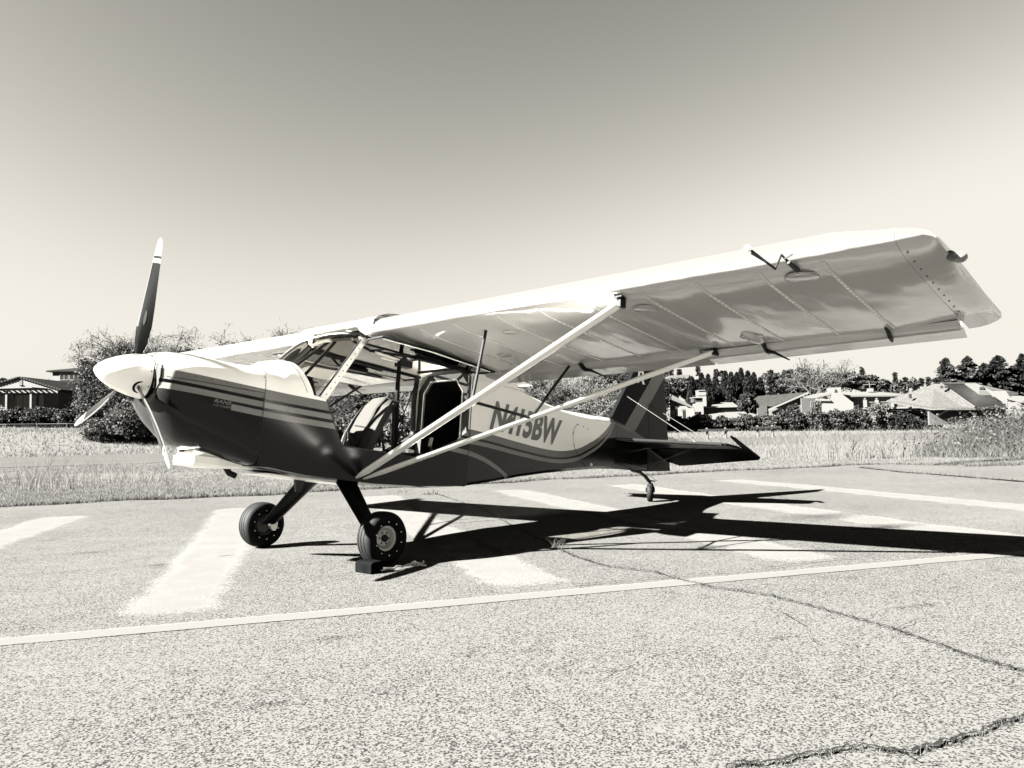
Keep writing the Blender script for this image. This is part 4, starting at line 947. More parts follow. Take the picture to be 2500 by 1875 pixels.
def conifer(name, label, px, D, toppy, basepy, halfw, n, size, mat, seed, shape='cedar', group=None, cat='tree'):
    rng = np.random.default_rng(seed + 500); x, y = xy(px, D); zb = min(float(terrain(x, y)), zz(px, basepy, D)); s = D / FPX; zt = zz(px, toppy, D); H = zt - zb; Rm = halfw * s
    root = empty(name, (x, y, zb), label, cat, group); P_ = []; AX = []
    if shape == 'cypress':
        t = rng.random(n) ** .8; a = rng.random(n) * 6.283; rad = Rm * np.clip(np.minimum(t * 5, (1 - t) ** .6 * 1.25), .05, 1) * (.6 + .4 * rng.random(n)) * (1 + .25 * np.sin(a * 3 + t * 9 + seed))
        P_ = np.stack([rad * np.cos(a), rad * np.sin(a), t * H], 1); AX = np.tile([0, 0, 1.0], (n, 1)) + .4 * np.stack([np.cos(a), np.sin(a), a * 0], 1)
    else:
        nbr = 230 if shape == 'cedar' else 150; k = max(5, n // nbr)
        for i in range(nbr):
            t = rng.random() ** 1.15; z = H * (.08 + .92 * t); L = Rm * ((1 - t) ** (.8 if shape == 'cedar' else .95) * rng.uniform(.45, 1.2) + .03)
            a = rng.random() * 6.283; q = rng.random(k) ** .65
            dz = (.10 * q * L - .22 * L * q ** 2) if shape == 'cedar' else -.32 * q * L
            side = rng.normal(size=k) * .17 * L * (.25 + q * .9)
            P_.append(np.stack([np.cos(a) * q * L - np.sin(a) * side, np.sin(a) * q * L + np.cos(a) * side, z + dz + rng.normal(size=k) * .006 * H], 1))
            AX.append(np.tile([np.cos(a), np.sin(a), -.15], (k, 1)))
        P_ = np.concatenate(P_); AX = np.concatenate(AX)
    link('crown', leafmesh('crown', P_, size, 2.0, rng, AX), mat, root)
    m = MB(); m.tube([(0, 0, -.2), (0, 0, H * .5), (0, 0, H * .97)], [.03 * H + .02, .018 * H, .01], 6); m.build('trunk', 'bark', root, 60)
    return root

# ================================================================== houses
class House:
    """local frame: x to the right along the runway, y away from it, z up; pixels of the photo give sizes at depth D"""
    def __init__(s, name, label, px0, D, zb):
        s.D = D; s.px0 = px0; s.s = D / FPX; x, y = xy(px0, D); s.zb = zb
        s.o = empty(name, (x, y, zb), label, 'house'); s.o.rotation_euler.z = math.atan2(RH[1], RH[0])
    def x(s, px): return (px - s.px0) * s.s
    def z(s, px, py): return zz(px, py, s.D) - s.zb
    def box(s, name, px0, px1, pt, pb, y0, y1, mat, parent=None):
        pm = (px0 + px1) / 2; m = MB(); m.box((s.x(px0), y0, s.z(pm, pb)), (s.x(px1), y1, s.z(pm, pt))); return m.build(name, mat, parent or s.o)
    def poly(s, name, pts, y0, y1, mat, parent=None):
        m = MB(); m.prism([(s.x(a), s.z(a, b)) for a, b in pts], lambda p, t: (p[0], t, p[1]), y0, y1); return m.build(name, mat, parent or s.o)
    def slab(s, name, corners, th, mat, parent=None):
        """roof plane: corners (px, py, y) get thickness th"""
        V = [(s.x(a), y, s.z(a, b)) for a, b, y in corners]; n = len(V); W = [(a, b, c - th) for a, b, c in V]
        m = MB(); m.add(V + W, [tuple(range(n)), tuple(range(2 * n - 1, n - 1, -1))] + [(i, (i + 1) % n, n + (i + 1) % n, n + i) for i in range(n)]); return m.build(name, mat, parent or s.o)
    def window(s, px0, px1, pt, pb, y, parent=None, frame='wood_trim', mull=1):
        pm = (px0 + px1) / 2; m = MB(); a, b, c, d = s.x(px0), s.x(px1), s.z(pm, pb), s.z(pm, pt); t = .07
        for lo, hi in (((a, c), (b, c + t)), ((a, d - t), (b, d)), ((a, c), (a + t, d)), ((b - t, c), (b, d))): m.box((lo[0], y - .06, lo[1]), (hi[0], y, hi[1]))
        for k in range(1, mull + 1):
            xm = a + (b - a) * k / (mull + 1); m.box((xm - t / 2, y - .06, c + t), (xm + t / 2, y, d - t))
        w = m.build('window', frame, parent or s.o); m = MB(); m.box((a + t, y - .03, c + t), (b - t, y - .012, d - t)); m.build('pane', 'window_glass', w); return w

# left: gabled house with a pergola and a two-storey block behind
h = House('gabled_house', 'grey gabled house with white pergola above the hedge', 45, 85, 3.6)
zg = 1012
h.poly('gable_wall', [(-52, 950), (45, 924), (138, 950), (138, zg), (-52, zg)], 0, .25, 'grey_and_shade_stucco')
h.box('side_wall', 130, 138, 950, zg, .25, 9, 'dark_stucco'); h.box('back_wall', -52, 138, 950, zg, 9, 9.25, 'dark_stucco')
for sgn, e in ((-1, -62), (1, 148)):
    r_ = h.slab('roof', [(45, 919, -.14), (e, 951, -.14), (e, 951, 9.6), (45, 919, 9.6)], .16, 'tile_dark')
    m = MB()
    for t in np.linspace(.06, .97, 15):                          # rounded tile ends along the verge
        a = h.x(45) + (h.x(e) - h.x(45)) * t; zt = h.z(45, 919) + (h.z(e, 951) - h.z(45, 919)) * t; m.box((a - .11, -.20, zt - .12), (a + .11, -.145, zt + .03))
    o = m.build('verge_tiles', 'tile_roof', r_); o['kind'] = 'stuff'
v_ = h.box('gable_vent', 44.5, 51.5, 926.5, 939, -.04, .0, 'dark_stucco'); h.box('vent_sill', 43.5, 52.5, 939, 940.3, -.12, -.0, 'white_stucco', v_)
h.box('pergola_beam', -60, 124, 953.5, 957.5, -2.8, -2.62, 'wood_trim')
for px in np.arange(-52, 124, 13.2):                             # each rafter
    h.box('pergola_rafter', px, px + 2.0, 949.8, 953.3, -3.1, -.02, 'wood_trim')
h.slab('added_pergola_cover', [(-58, 949.2, -3.05), (118, 949.2, -3.05), (118, 948.4, -.3), (-58, 948.4, -.3)], .05, 'wood_trim')  # solid cover added over the rafters to keep the patio below dark
h.box('pergola_fascia', -60, 119, 950.2, 953.0, -3.18, -3.11, 'white_stucco')
for px in (-20, 53, 111): h.box('pergola_post', px - 2.2, px + 2.2, 957.5, 1012, -2.8, -2.6, 'wood_trim')
h.window(-14, 18, 966, 996, -.0, mull=1); h.window(36, 106, 964, 998, -.0, mull=3)
m = MB(); m.lathe([(0, .14), (.08, .10), (.1, 0), (.07, -.12)], lambda x, y, z: (h.x(29) + x, -.1 + y, h.z(29, 968) + z), 10); m.build('wall_lamp', 'white_stucco', h.o, 50)
h2 = House('two_storey_house', 'two-storey grey house with hipped roof partly behind a tree', 160, 96, 3.6)
h2.box('wall', 125, 232, 905, 1010, 0, 7, 'grey_and_shade_stucco'); h2.box('upper_band', 125.2, 231.8, 929, 931, -.05, 0, 'dark_stucco')
for q_ in ([(112, 905, -.3), (244, 905, -.3), (196, 889, 3.5), (180, 889, 3.5)], [(112, 905, -.3), (180, 889, 3.5), (112, 905, 8)], [(244, 905, -.3), (244, 905, 8), (196, 889, 3.5)], [(112, 905, 8), (180, 889, 3.5), (196, 889, 3.5), (244, 905, 8)]): h2.slab('roof', q_, .15, 'tile_dark')
h2.window(143, 165, 909, 928, -.0); h2.window(167, 189, 909, 928, -.0)
h2.box('vent_pipe', 135.5, 138.5, 928, 950, -2.0, -1.85, 'wood_trim')
h2.slab('lower_roof', [(100, 942, -3), (200, 944, -3), (200, 929.5, -.06), (116, 929.5, -.06)], .14, 'tile_dark')
h2.box('lower_wall', 128, 228, 946, 1012, -2.4, -.01, 'dark_trim_and_shade')  # shade of the recess painted in as a near-black wall

# right: modern white house with chimneys
w = House('white_house', 'white modern house with tall chimney and round window', 1740, 95, .3)
w.box('porthole_wall', 1612, 1634, 963, 1034, 0, .35, 'white_stucco')
m = MB(); m.lathe([(0, -.03), (1.0, -.03), (1.0, .02)], lambda x, y, z: (w.x(1625.5) + x * .20, z - .03, w.z(1626, 985) + y * .52), 24); m.build('porthole_window', 'window_glass', w.o)
w.poly('gable_wall', [(1634, 963), (1661, 990), (1634, 992)], .6, .9, 'grey_and_shade_stucco')  # grey here paints in the shade side of a white gable
w.slab('main_roof', [(1612, 961, 0), (1634, 961, -.2), (1690, 994, -.3), (1700, 992, 8), (1690, 976, 10), (1612, 957, 9)], .2, 'pale_roof')
for a, b in ((1628, 958.5), (1648, 963), (1660, 967)):
    w.slab('skylight', [(a, b, 4.5), (a + 11, b + 3, 4.5), (a + 9, b + 5, 3.2), (a - 2, b + 2, 3.2)], .05, 'window_glass')
w.box('recess_wall', 1630, 1652, 992, 1034, .5, .8, 'grey_and_shade_stucco'); w.window(1639, 1647, 1000, 1010, .5, mull=0); w.box('recess_lintel', 1630, 1656, 993, 999, .3, .5, 'dark_trim_and_shade')
w.poly('entry_wall', [(1651, 1034), (1651, 997), (1657, 992), (1670, 992), (1676, 997), (1690, 997), (1690, 1034)], -.8, -.5, 'white_stucco')
w.poly('entry_window', [(1661, 1025), (1661, 1004), (1664, 1000), (1667, 1004), (1667, 1025)], -.84, -.79, 'window_glass'); w.poly('entry_arch', [(1656, 1003), (1658, 999), (1662, 997), (1667, 999), (1668, 1003), (1661, 1005)], -.83, -.795, 'grey_and_shade_stucco')
ch = w.box('short_chimney', 1691, 1709, 983, 1034, -1.4, .4, 'white_stucco'); w.box('chimney_louvre', 1686.5, 1708, 973, 982.9, -1.3, .3, 'dark_trim_and_shade', ch); w.box('chimney_cap', 1685, 1709, 970.5, 972.9, -1.5, .5, 'white_stucco', ch)
ch = w.box('tall_chimney', 1711, 1731, 952.5, 1010, 1.5, 2.8, 'white_stucco'); w.box('chimney_cap', 1710.5, 1729, 950.5, 952.4, 1.4, 2.9, 'white_stucco', ch); w.box('chimney_band', 1710.6, 1731.4, 963.6, 964.4, 1.45, 2.85, 'grey_and_shade_stucco', ch)
w.slab('gable_roof', [(1733, 988, 3), (1743, 980, 3.2), (1806, 980, 3.2), (1806, 990, 1.2), (1750, 990, 1.2)], .15, 'pale_roof')
w.box('flat_roof', 1709, 1812, 991, 995, -.3, 5, 'white_stucco'); w.box('band_wall', 1712, 1810, 995, 1012, .2, .5, 'grey_and_shade_stucco'); w.box('eave_shadow', 1724, 1748, 992.0, 993.4, -.34, -.301, 'dark_trim_and_shade')
w.box('clerestory', 1760, 1812, 1001, 1005, .1, .199, 'white_stucco')
w.slab('lower_roof', [(1720, 1028, -4.5), (1872, 1026, -4.5), (1812, 1005, -.2), (1722, 1008, -.2)], .18, 'pale_roof')
for a, b in ((1789, 1010), (1762, 1016)): w.slab('skylight', [(a, b, -1.6), (a + 8, b, -1.6), (a + 13, b + 4, -2.5), (a + 4, b + 4, -2.5)], .02, 'window_glass')
w.box('lower_wall', 1722, 1860, 1028, 1040, -3.8, -3.5, 'white_stucco')

b_ = House('shed_roof_house', 'house with dark sloping shingle roof and white fascia', 1910, 104, .3)
b_.slab('roof', [(1845, 984, 4), (1886, 990, -.6), (1968, 958, -.6), (1884, 962, 6)], .16, 'brown_shingle')
m = MB(); a0 = (b_.x(1870), b_.z(1870, 999)); a1 = (b_.x(1969), b_.z(1969, 957.2))
m.add([(a0[0], -.8, a0[1]), (a1[0], -.8, a1[1]), (a1[0], -.8, a1[1] - .22), (a0[0], -.8, a0[1] - .22), (a0[0], -.62, a0[1]), (a1[0], -.62, a1[1]), (a1[0], -.62, a1[1] - .22), (a0[0], -.62, a0[1] - .22)], [(0, 1, 2, 3), (4, 5, 6, 7), (0, 1, 5, 4), (3, 2, 6, 7), (0, 3, 7, 4), (1, 2, 6, 5)]); m.build('fascia', 'white_stucco', b_.o)
b_.poly('end_wall', [(1874, 1001), (1957, 966), (1957, 1036), (1874, 1036)], -.4, -.1, 'grey_and_shade_stucco'); b_.box('recess', 1850, 1874, 990, 1036, .5, .8, 'dark_stucco')

rn = House('long_white_house', 'long white house with chimney gable and balustraded deck', 2080, 102, .3)
rn.poly('gable_wall', [(1990, 1034), (1990, 981), (2011, 980), (2016, 961), (2034, 961), (2064, 985), (2064, 1034)], -2.2, -1.9, 'white_stucco')
ch = rn.box('chimney', 2015.5, 2039, 948, 962, -1.89, -.4, 'white_stucco'); rn.poly('chimney_mark', [(2022, 960), (2023.5, 954), (2025.5, 951.5), (2027, 954), (2028, 960)], -1.95, -1.9, 'dark_trim_and_shade', ch)
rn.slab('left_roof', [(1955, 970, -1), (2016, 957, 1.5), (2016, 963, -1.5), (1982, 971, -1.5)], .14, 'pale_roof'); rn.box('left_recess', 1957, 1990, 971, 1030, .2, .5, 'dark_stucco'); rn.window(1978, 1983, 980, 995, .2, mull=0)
rn.slab('left_eave', [(1972, 977, -2.4), (2010, 973, -1), (2014, 975, -1), (2008, 978, -2.4)], .16, 'white_stucco')
rn.slab('roof', [(2036, 967, -1.3), (2205, 965.5, -1.3), (2170, 953, 3.5), (2040, 954, 3.5)], .18, 'pale_roof'); rn.box('eave_shadow', 2050, 2203, 967.6, 969.4, -1.2, -.2, 'dark_trim_and_shade')
rn.box('wall', 2050, 2196, 969, 1010, -.2, .1, 'grey_and_shade_stucco'); rn.slab('rear_roof', [(2170, 953, 3.6), (2205, 965, 0), (2232, 960, 2), (2215, 951, 6)], .15, 'tile_roof')
rn.window(2064, 2083, 970.5, 985, -.2, mull=2); rn.window(2098, 2108, 971, 984, -.2, mull=0); rn.window(2174, 2186, 970.5, 977.5, -.2, mull=0)
sc_ = rn.box('small_chimney', 2139, 2150, 946, 954, 2.0, 2.7, 'white_stucco'); m = MB(); m.tube([(rn.x(2143.5), 2.3, rn.z(2143, 947)), (rn.x(2143.5), 2.3, rn.z(2143, 931))], .04, 5); m.tube([(rn.x(2127), 2.3, rn.z(2127, 937)), (rn.x(2158), 2.3, rn.z(2158, 935.5))], .04, 5); m.build('aerial', 'white_stucco', sc_)
rn.box('deck', 2060, 2236, 997, 1000.5, -5.6, -1.0, 'white_stucco'); rn.box('deck_fascia', 2120, 2234, 1000.6, 1004, -5.4, -5.2, 'dark_trim_and_shade'); rn.box('undercroft', 2064, 2232, 1004, 1036, -2, -1.7, 'dark_stucco')
rn.box('balustrade_rail', 2062, 2232, 983.6, 985.2, -5.6, -5.35, 'white_stucco')
m = MB()
for px in np.arange(2064, 2231, 2.2): m.box((rn.x(px), -5.52, rn.z(px, 997)), (rn.x(px + 1.0), -5.42, rn.z(px, 985)))
m.build('balusters', 'white_stucco', rn.o)['kind'] = 'stuff'
for px in (2064, 2091, 2126, 2162, 2196, 2231):
    p_ = rn.box('balustrade_post', px - 2.3, px + 2.3, 981, 998, -5.75, -5.25, 'white_stucco'); m = MB(); m.lathe([(0, .25), (.12, .18), (.16, .05), (.06, -.02)], lambda x, y, z: (rn.x(px) + x, -5.5 + y, rn.z(px, 980.8) + z + .02), 10); m.build('finial', 'white_stucco', p_, 50)
for px in (2064, 2126, 2162, 2196, 2231): rn.box('deck_column', px - 1.4, px + 1.4, 1004, 1040, -5.3, -5.0, 'white_stucco')
rn.box('lower_band', 2165, 2230, 1005, 1010, -1.99, -1.9, 'white_stucco') if False else None

tr = House('tile_roof_house', 'large house with pale hipped tile roof behind the thicket', 2330, 84, .3)
tr.slab('light_hip', [(2233, 999, -3), (2322, 999, -4.2), (2317, 935, 1.5), (2308, 934, 2.0), (2196, 975, 3)], .2, 'tile_roof')
fr_ = tr.slab('front_roof', [(2322, 999, -4.2), (2428, 992, -3.2), (2404, 935, 1.5), (2317, 935, 1.5)], .2, 'tile_roof')
tr.slab('right_roof', [(2404, 935, 1.5), (2400, 962, -1.0), (2471, 960.5, -1.0), (2440, 946, 1.5)], .2, 'tile_roof')
m = MB()
for t in np.linspace(.02, .98, 26):                              # courses of tiles stand proud of the front slope
    a = np.array([tr.x(2317), 1.5, tr.z(2317, 935)]) * (1 - t) + np.array([tr.x(2322), -4.2, tr.z(2322, 999)]) * t; b = np.array([tr.x(2404), 1.5, tr.z(2404, 935)]) * (1 - t) + np.array([tr.x(2428), -3.2, tr.z(2428, 992)]) * t
    m.tube([a + [.1, 0, .03], b + [-.1, 0, .03]], .05, 5)
m.build('tile_courses', 'tile_dark', fr_)['kind'] = 'stuff'
m = MB()
for t in np.linspace(.06, .95, 10):
    a = np.array([tr.x(2404), 1.5, tr.z(2404, 935)]) * (1 - t) + np.array([tr.x(2400), -1, tr.z(2400, 962)]) * t; b = np.array([tr.x(2440), 1.5, tr.z(2440, 946)]) * (1 - t) + np.array([tr.x(2471), -1, tr.z(2471, 960.5)]) * t
    m.tube([a + [.1, 0, .03], b + [0, 0, .03]], .05, 5)
m.build('tile_courses', 'tile_dark', fr_)['kind'] = 'stuff'
m = MB(); m.tube([(tr.x(2317), 1.5, tr.z(2317, 934.5)), (tr.x(2322), -4.2, tr.z(2322, 998.5))], .12, 6); m.tube([(tr.x(2317), 1.5, tr.z(2317, 934.5)), (tr.x(2404), 1.5, tr.z(2404, 934.5))], .12, 6); m.build('ridge_tiles', 'tile_roof', tr.o, 60)
dm = tr.slab('dormer_roof', [(2373, 934, 1.3), (2403, 934, 1.3), (2408, 957, -1.2), (2374, 955, -1.2)], .5, 'pale_roof'); tr.slab('skylight', [(2378, 951, -1.0), (2389, 945, -.2), (2399, 944, -.2), (2390, 951, -1.0)], .4, 'window_glass', dm) 
tr.poly('white_gable', [(2374, 958), (2412, 958), (2424, 976), (2424, 1010), (2404, 1010), (2404, 985), (2385, 972)], -3.0, -2.7, 'white_stucco')
tr.box('right_wall', 2412, 2460, 962, 1010, -.6, -.3, 'grey_and_shade_stucco'); tr.window(2425, 2431, 965, 977, -.6, mull=0); tr.window(2440, 2452, 968, 978, -.6)
for py in (977, 981.5, 986): tr.box('balcony_rail', 2405, 2462, py, py + 1.6, -3.4, -3.3, 'white_stucco')
for px in (2406, 2424, 2443, 2460): tr.box('balcony_post', px - 1, px + 1, 975, 1012, -3.5, -3.41, 'white_stucco')
for a, b in ((2295, 946.5), (2306, 946)): tr.slab('roof_vent', [(a, b, .0), (a + 7, b - 1, .0), (a + 5, b + 1.5, -.3), (a - 2, b + 2, -.3)], -.2, 'dark_trim_and_shade')
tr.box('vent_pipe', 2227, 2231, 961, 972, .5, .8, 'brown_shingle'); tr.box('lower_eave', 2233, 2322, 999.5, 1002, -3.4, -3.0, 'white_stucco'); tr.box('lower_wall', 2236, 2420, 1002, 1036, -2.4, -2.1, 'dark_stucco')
fr2 = House('distant_hip_house', 'pale hipped roof of a house further up behind the tiled house', 2262, 125, 1.0)
fr2.slab('roof', [(2236, 962, -2), (2300, 962, -2), (2288, 942, 2), (2262, 942, 2)], .2, 'pale_roof'); fr2.box('wall', 2240, 2296, 962.5, 1000, -1.2, 4, 'grey_and_shade_stucco')
rs = House('corner_house', 'pale low roof at the right edge behind the thicket', 2490, 80, .3)
rs.slab('roof', [(2462, 981, -2), (2540, 981, -2), (2520, 964, 2), (2472, 964, 2)], .2, 'pale_roof'); rs.box('wall', 2466, 2536, 981.5, 1020, -1.4, 4, 'grey_and_shade_stucco')

# far hillside houses, small and alike
hs = random.Random(21)
for i, (px, py) in enumerate([(1612, 918), (1628, 913), (1641, 920), (1655, 909), (1668, 917), (1684, 912), (1700, 921), (1722, 914), (1744, 918), (1764, 913), (1860, 921), (1890, 928)]):
    D = 240 + hs.uniform(-12, 12); x, y = xy(px, D); z = zz(px, py, D) - 3.2; o = empty('hillside_house', (x, y, z), nth(i, 'small pale house on the far hillside'), 'house', 'pale houses on the far hillside')
    o.rotation_euler.z = math.atan2(RH[1], RH[0]) + hs.uniform(-.4, .4); L = hs.uniform(2.2, 3.6)
    m = MB(); m.box((-L, 0, -9), (L, 5, 1.2)); m.build('wall', 'white_stucco', o); m = MB(); m.prism([(-.5, 1.2), (5.5, 1.2), (2.5, 2.5)], lambda p, t: (t, p[0], p[1]), -L - .6, L + .6); m.build('roof', 'pale_roof' if i % 3 else 'tile_roof', o)

# ================================================================== trees and shrubs
leafy('dense_tree', 'dense dark evergreen tree behind the propeller', 'tree', 300, 72, [(235, 935, 55, 45), (290, 905, 70, 50), (350, 900, 60, 48), (250, 985, 60, 45), (330, 960, 80, 55), (220, 900, 35, 28), (400, 930, 60, 60), (300, 870, 50, 25), (200, 955, 28, 50), (270, 1020, 55, 40)], 46000, .125, 'leaf_dark', seed=1, trunk=.3, skirt_=True)
leafy('broad_shrub', 'glossy dark shrub below the propeller at the field edge', 'shrub', 320, 66, [(270, 1045, 50, 28), (330, 1020, 60, 40), (385, 1040, 50, 32), (240, 1055, 35, 20), (420, 1055, 40, 22), (350, 990, 35, 25)], 20000, .12, 'leaf_mid', seed=2, trunk=.12)
bare('bare_oak', 'spreading bare oak behind the nose of the aircraft', 470, 76, 790, .42, 4, 5, 'bark', 'bare trees behind the aircraft', 1, .25, .75, 1.8, .022, .02)
bare('bare_oak', 'bare twiggy tree above the far wing, right of the oak', 600, 74, 782, .38, 4, 17, 'bark', 'bare trees behind the aircraft', 1, .1, .75, 1.8, .022, .02)
bare('bare_oak', 'thin bare tree just behind the raised propeller blade', 345, 80, 800, .26, 4, 9, 'bark', 'bare trees behind the aircraft', 1, -.1, .6, 1.3, .022, .08)
leafy('dark_tree', 'dark leafy tree seen through the windscreen and nose', 'tree', 520, 78, [(430, 960, 60, 70), (520, 930, 90, 70), (600, 950, 90, 80), (500, 1010, 110, 50), (620, 1020, 90, 45), (460, 890, 60, 40), (570, 880, 80, 45)], 26000, .16, 'leaf_dark', seed=3, trunk=.3, skirt_=True)
leafy('dark_tree', 'dark dense tree behind the open cabin, left part', 'tree', 830, 70, [(760, 960, 70, 70), (830, 950, 80, 60), (890, 970, 60, 60), (800, 1010, 90, 40), (720, 1010, 70, 50)], 26000, .13, 'leaf_dark', seed=4, trunk=.3, skirt_=True)
leafy('dark_tree', 'dark dense tree behind the open cabin, right part', 'tree', 1010, 72, [(960, 950, 70, 60), (1030, 940, 80, 60), (1090, 960, 70, 70), (1000, 1000, 80, 45), (1080, 1015, 70, 45)], 26000, .13, 'leaf_dark', seed=5, trunk=.3, skirt_=True)
bare('bare_sapling', 'thin bare tree seen through the open cabin door', 845, 62, 935, .10, 3, 33, 'bark', None, 2, .0, .5, 1.0, .018, .1)
bare('pale_trunk_tree', 'pale-trunked tree seen through the open cabin at the rear post', 1020, 62, 930, .18, 3, 35, 'pale_bark', None, 1, -.15, .5, .8, .02, .1)
leafy('speckled_shrub', 'bushy shrub seen through the cabin in front of the seat back', 'shrub', 850, 60, [(830, 1040, 30, 28), (870, 1035, 35, 30), (905, 1050, 35, 25), (800, 1055, 30, 22)], 8000, .12, 'leaf_mid', seed=6, trunk=.06)
leafy('speckled_shrub', 'bushy shrub seen through the cabin behind the seat back', 'shrub', 985, 60, [(965, 1030, 22, 32), (990, 1045, 26, 26), (1010, 1055, 22, 16)], 6000, .12, 'leaf_mid', seed=7, trunk=.06)
leafy('dark_tree', 'tall dark tree above the tail cone, left of the stems', 'tree', 1240, 80, [(1180, 950, 80, 70), (1260, 930, 80, 60), (1320, 950, 70, 60), (1230, 1000, 100, 45)], 22000, .16, 'leaf_black', seed=8, trunk=.3, skirt_=True)
leafy('dark_tree', 'dark rounded tree just left of the fin', 'tree', 1500, 84, [(1450, 940, 60, 55), (1510, 910, 60, 40), (1550, 930, 60, 60), (1500, 980, 90, 50), (1600, 960, 50, 50)], 22000, .16, 'leaf_dark', seed=9, trunk=.3, skirt_=True)
for i, (px, tp, st, lab) in enumerate([(1265, 893, 4, 'pale multi-stemmed bare tree above the registration letters'), (1325, 890, 4, 'pale bare stems crossing the rear jury strut'), (1395, 893, 5, 'grey twiggy bare tree above the rear strut'), (1450, 905, 5, 'grey twiggy bare tree left of the fin'), (1215, 905, 3, 'pale bare stems just behind the wing root')]):
    bare('bare_thicket_tree', lab, px, 68, tp, .12, 3, 60 + i, 'pale_bark', 'bare stemmed trees behind the tail', st, 0, .45, 1.0, .022, .15)
leafy('pale_shrub', 'pale dry shrub between the rear strut and the fin', 'shrub', 1450, 62, [(1430, 1000, 45, 30), (1480, 985, 40, 40), (1520, 1000, 40, 35), (1400, 1030, 50, 25), (1460, 1035, 60, 25)], 14000, .09, 'leaf_pale', seed=10, trunk=.06)
leafy('dark_shrub', 'dark low shrub behind the rear of the fuselage spine', 'shrub', 1340, 63, [(1320, 1010, 50, 30), (1380, 1020, 45, 28), (1270, 1015, 50, 28)], 9000, .12, 'leaf_dark', seed=12, trunk=.06)
for i, (px, py, D) in enumerate([(1005, 1006, 63), (1035, 1015, 63), (1018, 1030, 62), (1045, 1038, 62)]):
    x, y = xy(px, D); z = zz(px, py, D); rb = random.Random(i); m = MB()
    m.add([(a * rb.uniform(.8, 1.1) * .9, b * rb.uniform(.8, 1.1) * .8, c * rb.uniform(.7, 1.2) * .28) for c in (-1, 1) for a, b in ((-1, -1), (1, -1), (1, 1), (-1, 1))], [(3, 2, 1, 0), (4, 5, 6, 7), (0, 1, 5, 4), (1, 2, 6, 5), (2, 3, 7, 6), (3, 0, 4, 7)])
    o = bevel(m.build('stone_slab', 'rock'), .05); o.location = (x, y, z); o.rotation_euler = (rb.uniform(-.25, .25), rb.uniform(-.35, .1), rb.uniform(0, 3))
    m = MB(); m.box((-.5, -.4, -max(.2, z - float(terrain(x, y)))), (.5, .4, -.1)); m.build('stone_base', 'rock', o)
    tag(o, 'pale tilted stone slab on the bank seen through the open cabin', 'stone', 'stone slabs on the bank behind the cabin')
# junipers under the left house
for i, (px, py, rx, ry, lab) in enumerate([(20, 1020, 45, 18, 'low dark juniper below the pergola at the left edge'), (90, 1018, 45, 20, 'low dark juniper below the right pergola post'), (155, 1022, 42, 22, 'low dark juniper right of the pergola, left of the blade tip'), (205, 1035, 34, 20, 'dark juniper just behind the lower propeller blade tip'), (43, 1003, 10, 8, 'small clipped round bush beside the left pergola post'), (-40, 1022, 40, 18, 'dark juniper cut by the left edge')]):
    leafy('juniper', lab, 'shrub', px, 76, [(px - rx * .4, py + 2, rx * .6, ry), (px + rx * .4, py, rx * .6, ry * .95), (px, py - 3, rx * .6, ry)], 9000 if i != 4 else 1500, .13, 'leaf_dark', seed=20 + i, trunk=.05, group='junipers below the left house')
# hedge in front of the right houses
for i, (px, py, rx, ry, mt, lab) in enumerate([(1650, 1035, 32, 14, 'leaf_mid', 'clipped shrub below the porthole wall'), (1705, 1030, 34, 18, 'leaf_mid', 'bushy shrub below the short chimney'), (1760, 1034, 34, 14, 'leaf_mid', 'shrub below the white lower roof, left part'), (1815, 1030, 34, 15, 'leaf_mid', 'shrub below the white lower roof, right part'),
        (1870, 1030, 34, 18, 'leaf_mid', 'shrub below the dark shingle roof, left part'), (1925, 1026, 34, 24, 'leaf_dark', 'tall dark shrub below the dark shingle roof'), (1980, 1025, 36, 22, 'leaf_mid', 'shrub left of the white chimney gable'), (2035, 1022, 36, 20, 'leaf_mid', 'shrub in front of the white chimney gable'), (2090, 1020, 36, 24, 'leaf_mid', 'tall shrub below the balustrade, left part'), (2145, 1015, 34, 28, 'leaf_pale', 'pale tall shrub below the balustrade, middle'), (2200, 1025, 36, 18, 'leaf_black', 'dark shrub under the deck, right part'), (2260, 1025, 40, 18, 'leaf_dark', 'dark shrub left of the tiled house, behind the thicket')]):
    leafy('garden_shrub', lab, 'shrub', px, 86, [(px - rx * .45, py + 3, rx * .6, ry), (px + rx * .4, py + 2, rx * .65, ry * .9), (px, py - 4, rx * .55, ry)], 7000, .14, mt, seed=40 + i, trunk=.06, group='shrubs along the runway below the houses')
leafy('round_tree', 'round dark tree between the white house and the shingle roof', 'tree', 1823, 88, [(1823, 983, 20, 20), (1812, 990, 14, 14), (1834, 992, 14, 14)], 6000, .16, 'leaf_dark', seed=60, trunk=.15)
leafy('garden_bush', 'dark bush in front of the shingle-roofed end wall', 'shrub', 1936, 90, [(1936, 1003, 16, 14), (1926, 1008, 12, 10)], 1500, .22, 'leaf_dark', seed=61, trunk=.08)
for i, (px, tp, hw) in enumerate([(1690, 922, 9), (1702, 930, 9), (1714, 913, 10), (1730, 916, 9), (1748, 918, 10), (1772, 908, 11), (1786, 911, 9), (1800, 912, 10), (1811, 901, 10), (1828, 908, 11), (1842, 912, 10), (1857, 924, 9)]):
    conifer('cypress', nth(i, 'black columnar cypress in the row behind the white house'), px, 112 + (i % 3) * 2, tp, 1000, hw * 1.75, 4200, .26, 'leaf_black', i, 'cypress', 'cypresses behind the white house')
conifer('spruce', 'pointed spruce right of the cypress row', 1884, 125, 903, 1000, 22, 1600, .5, 'leaf_dark', 31, 'spruce')
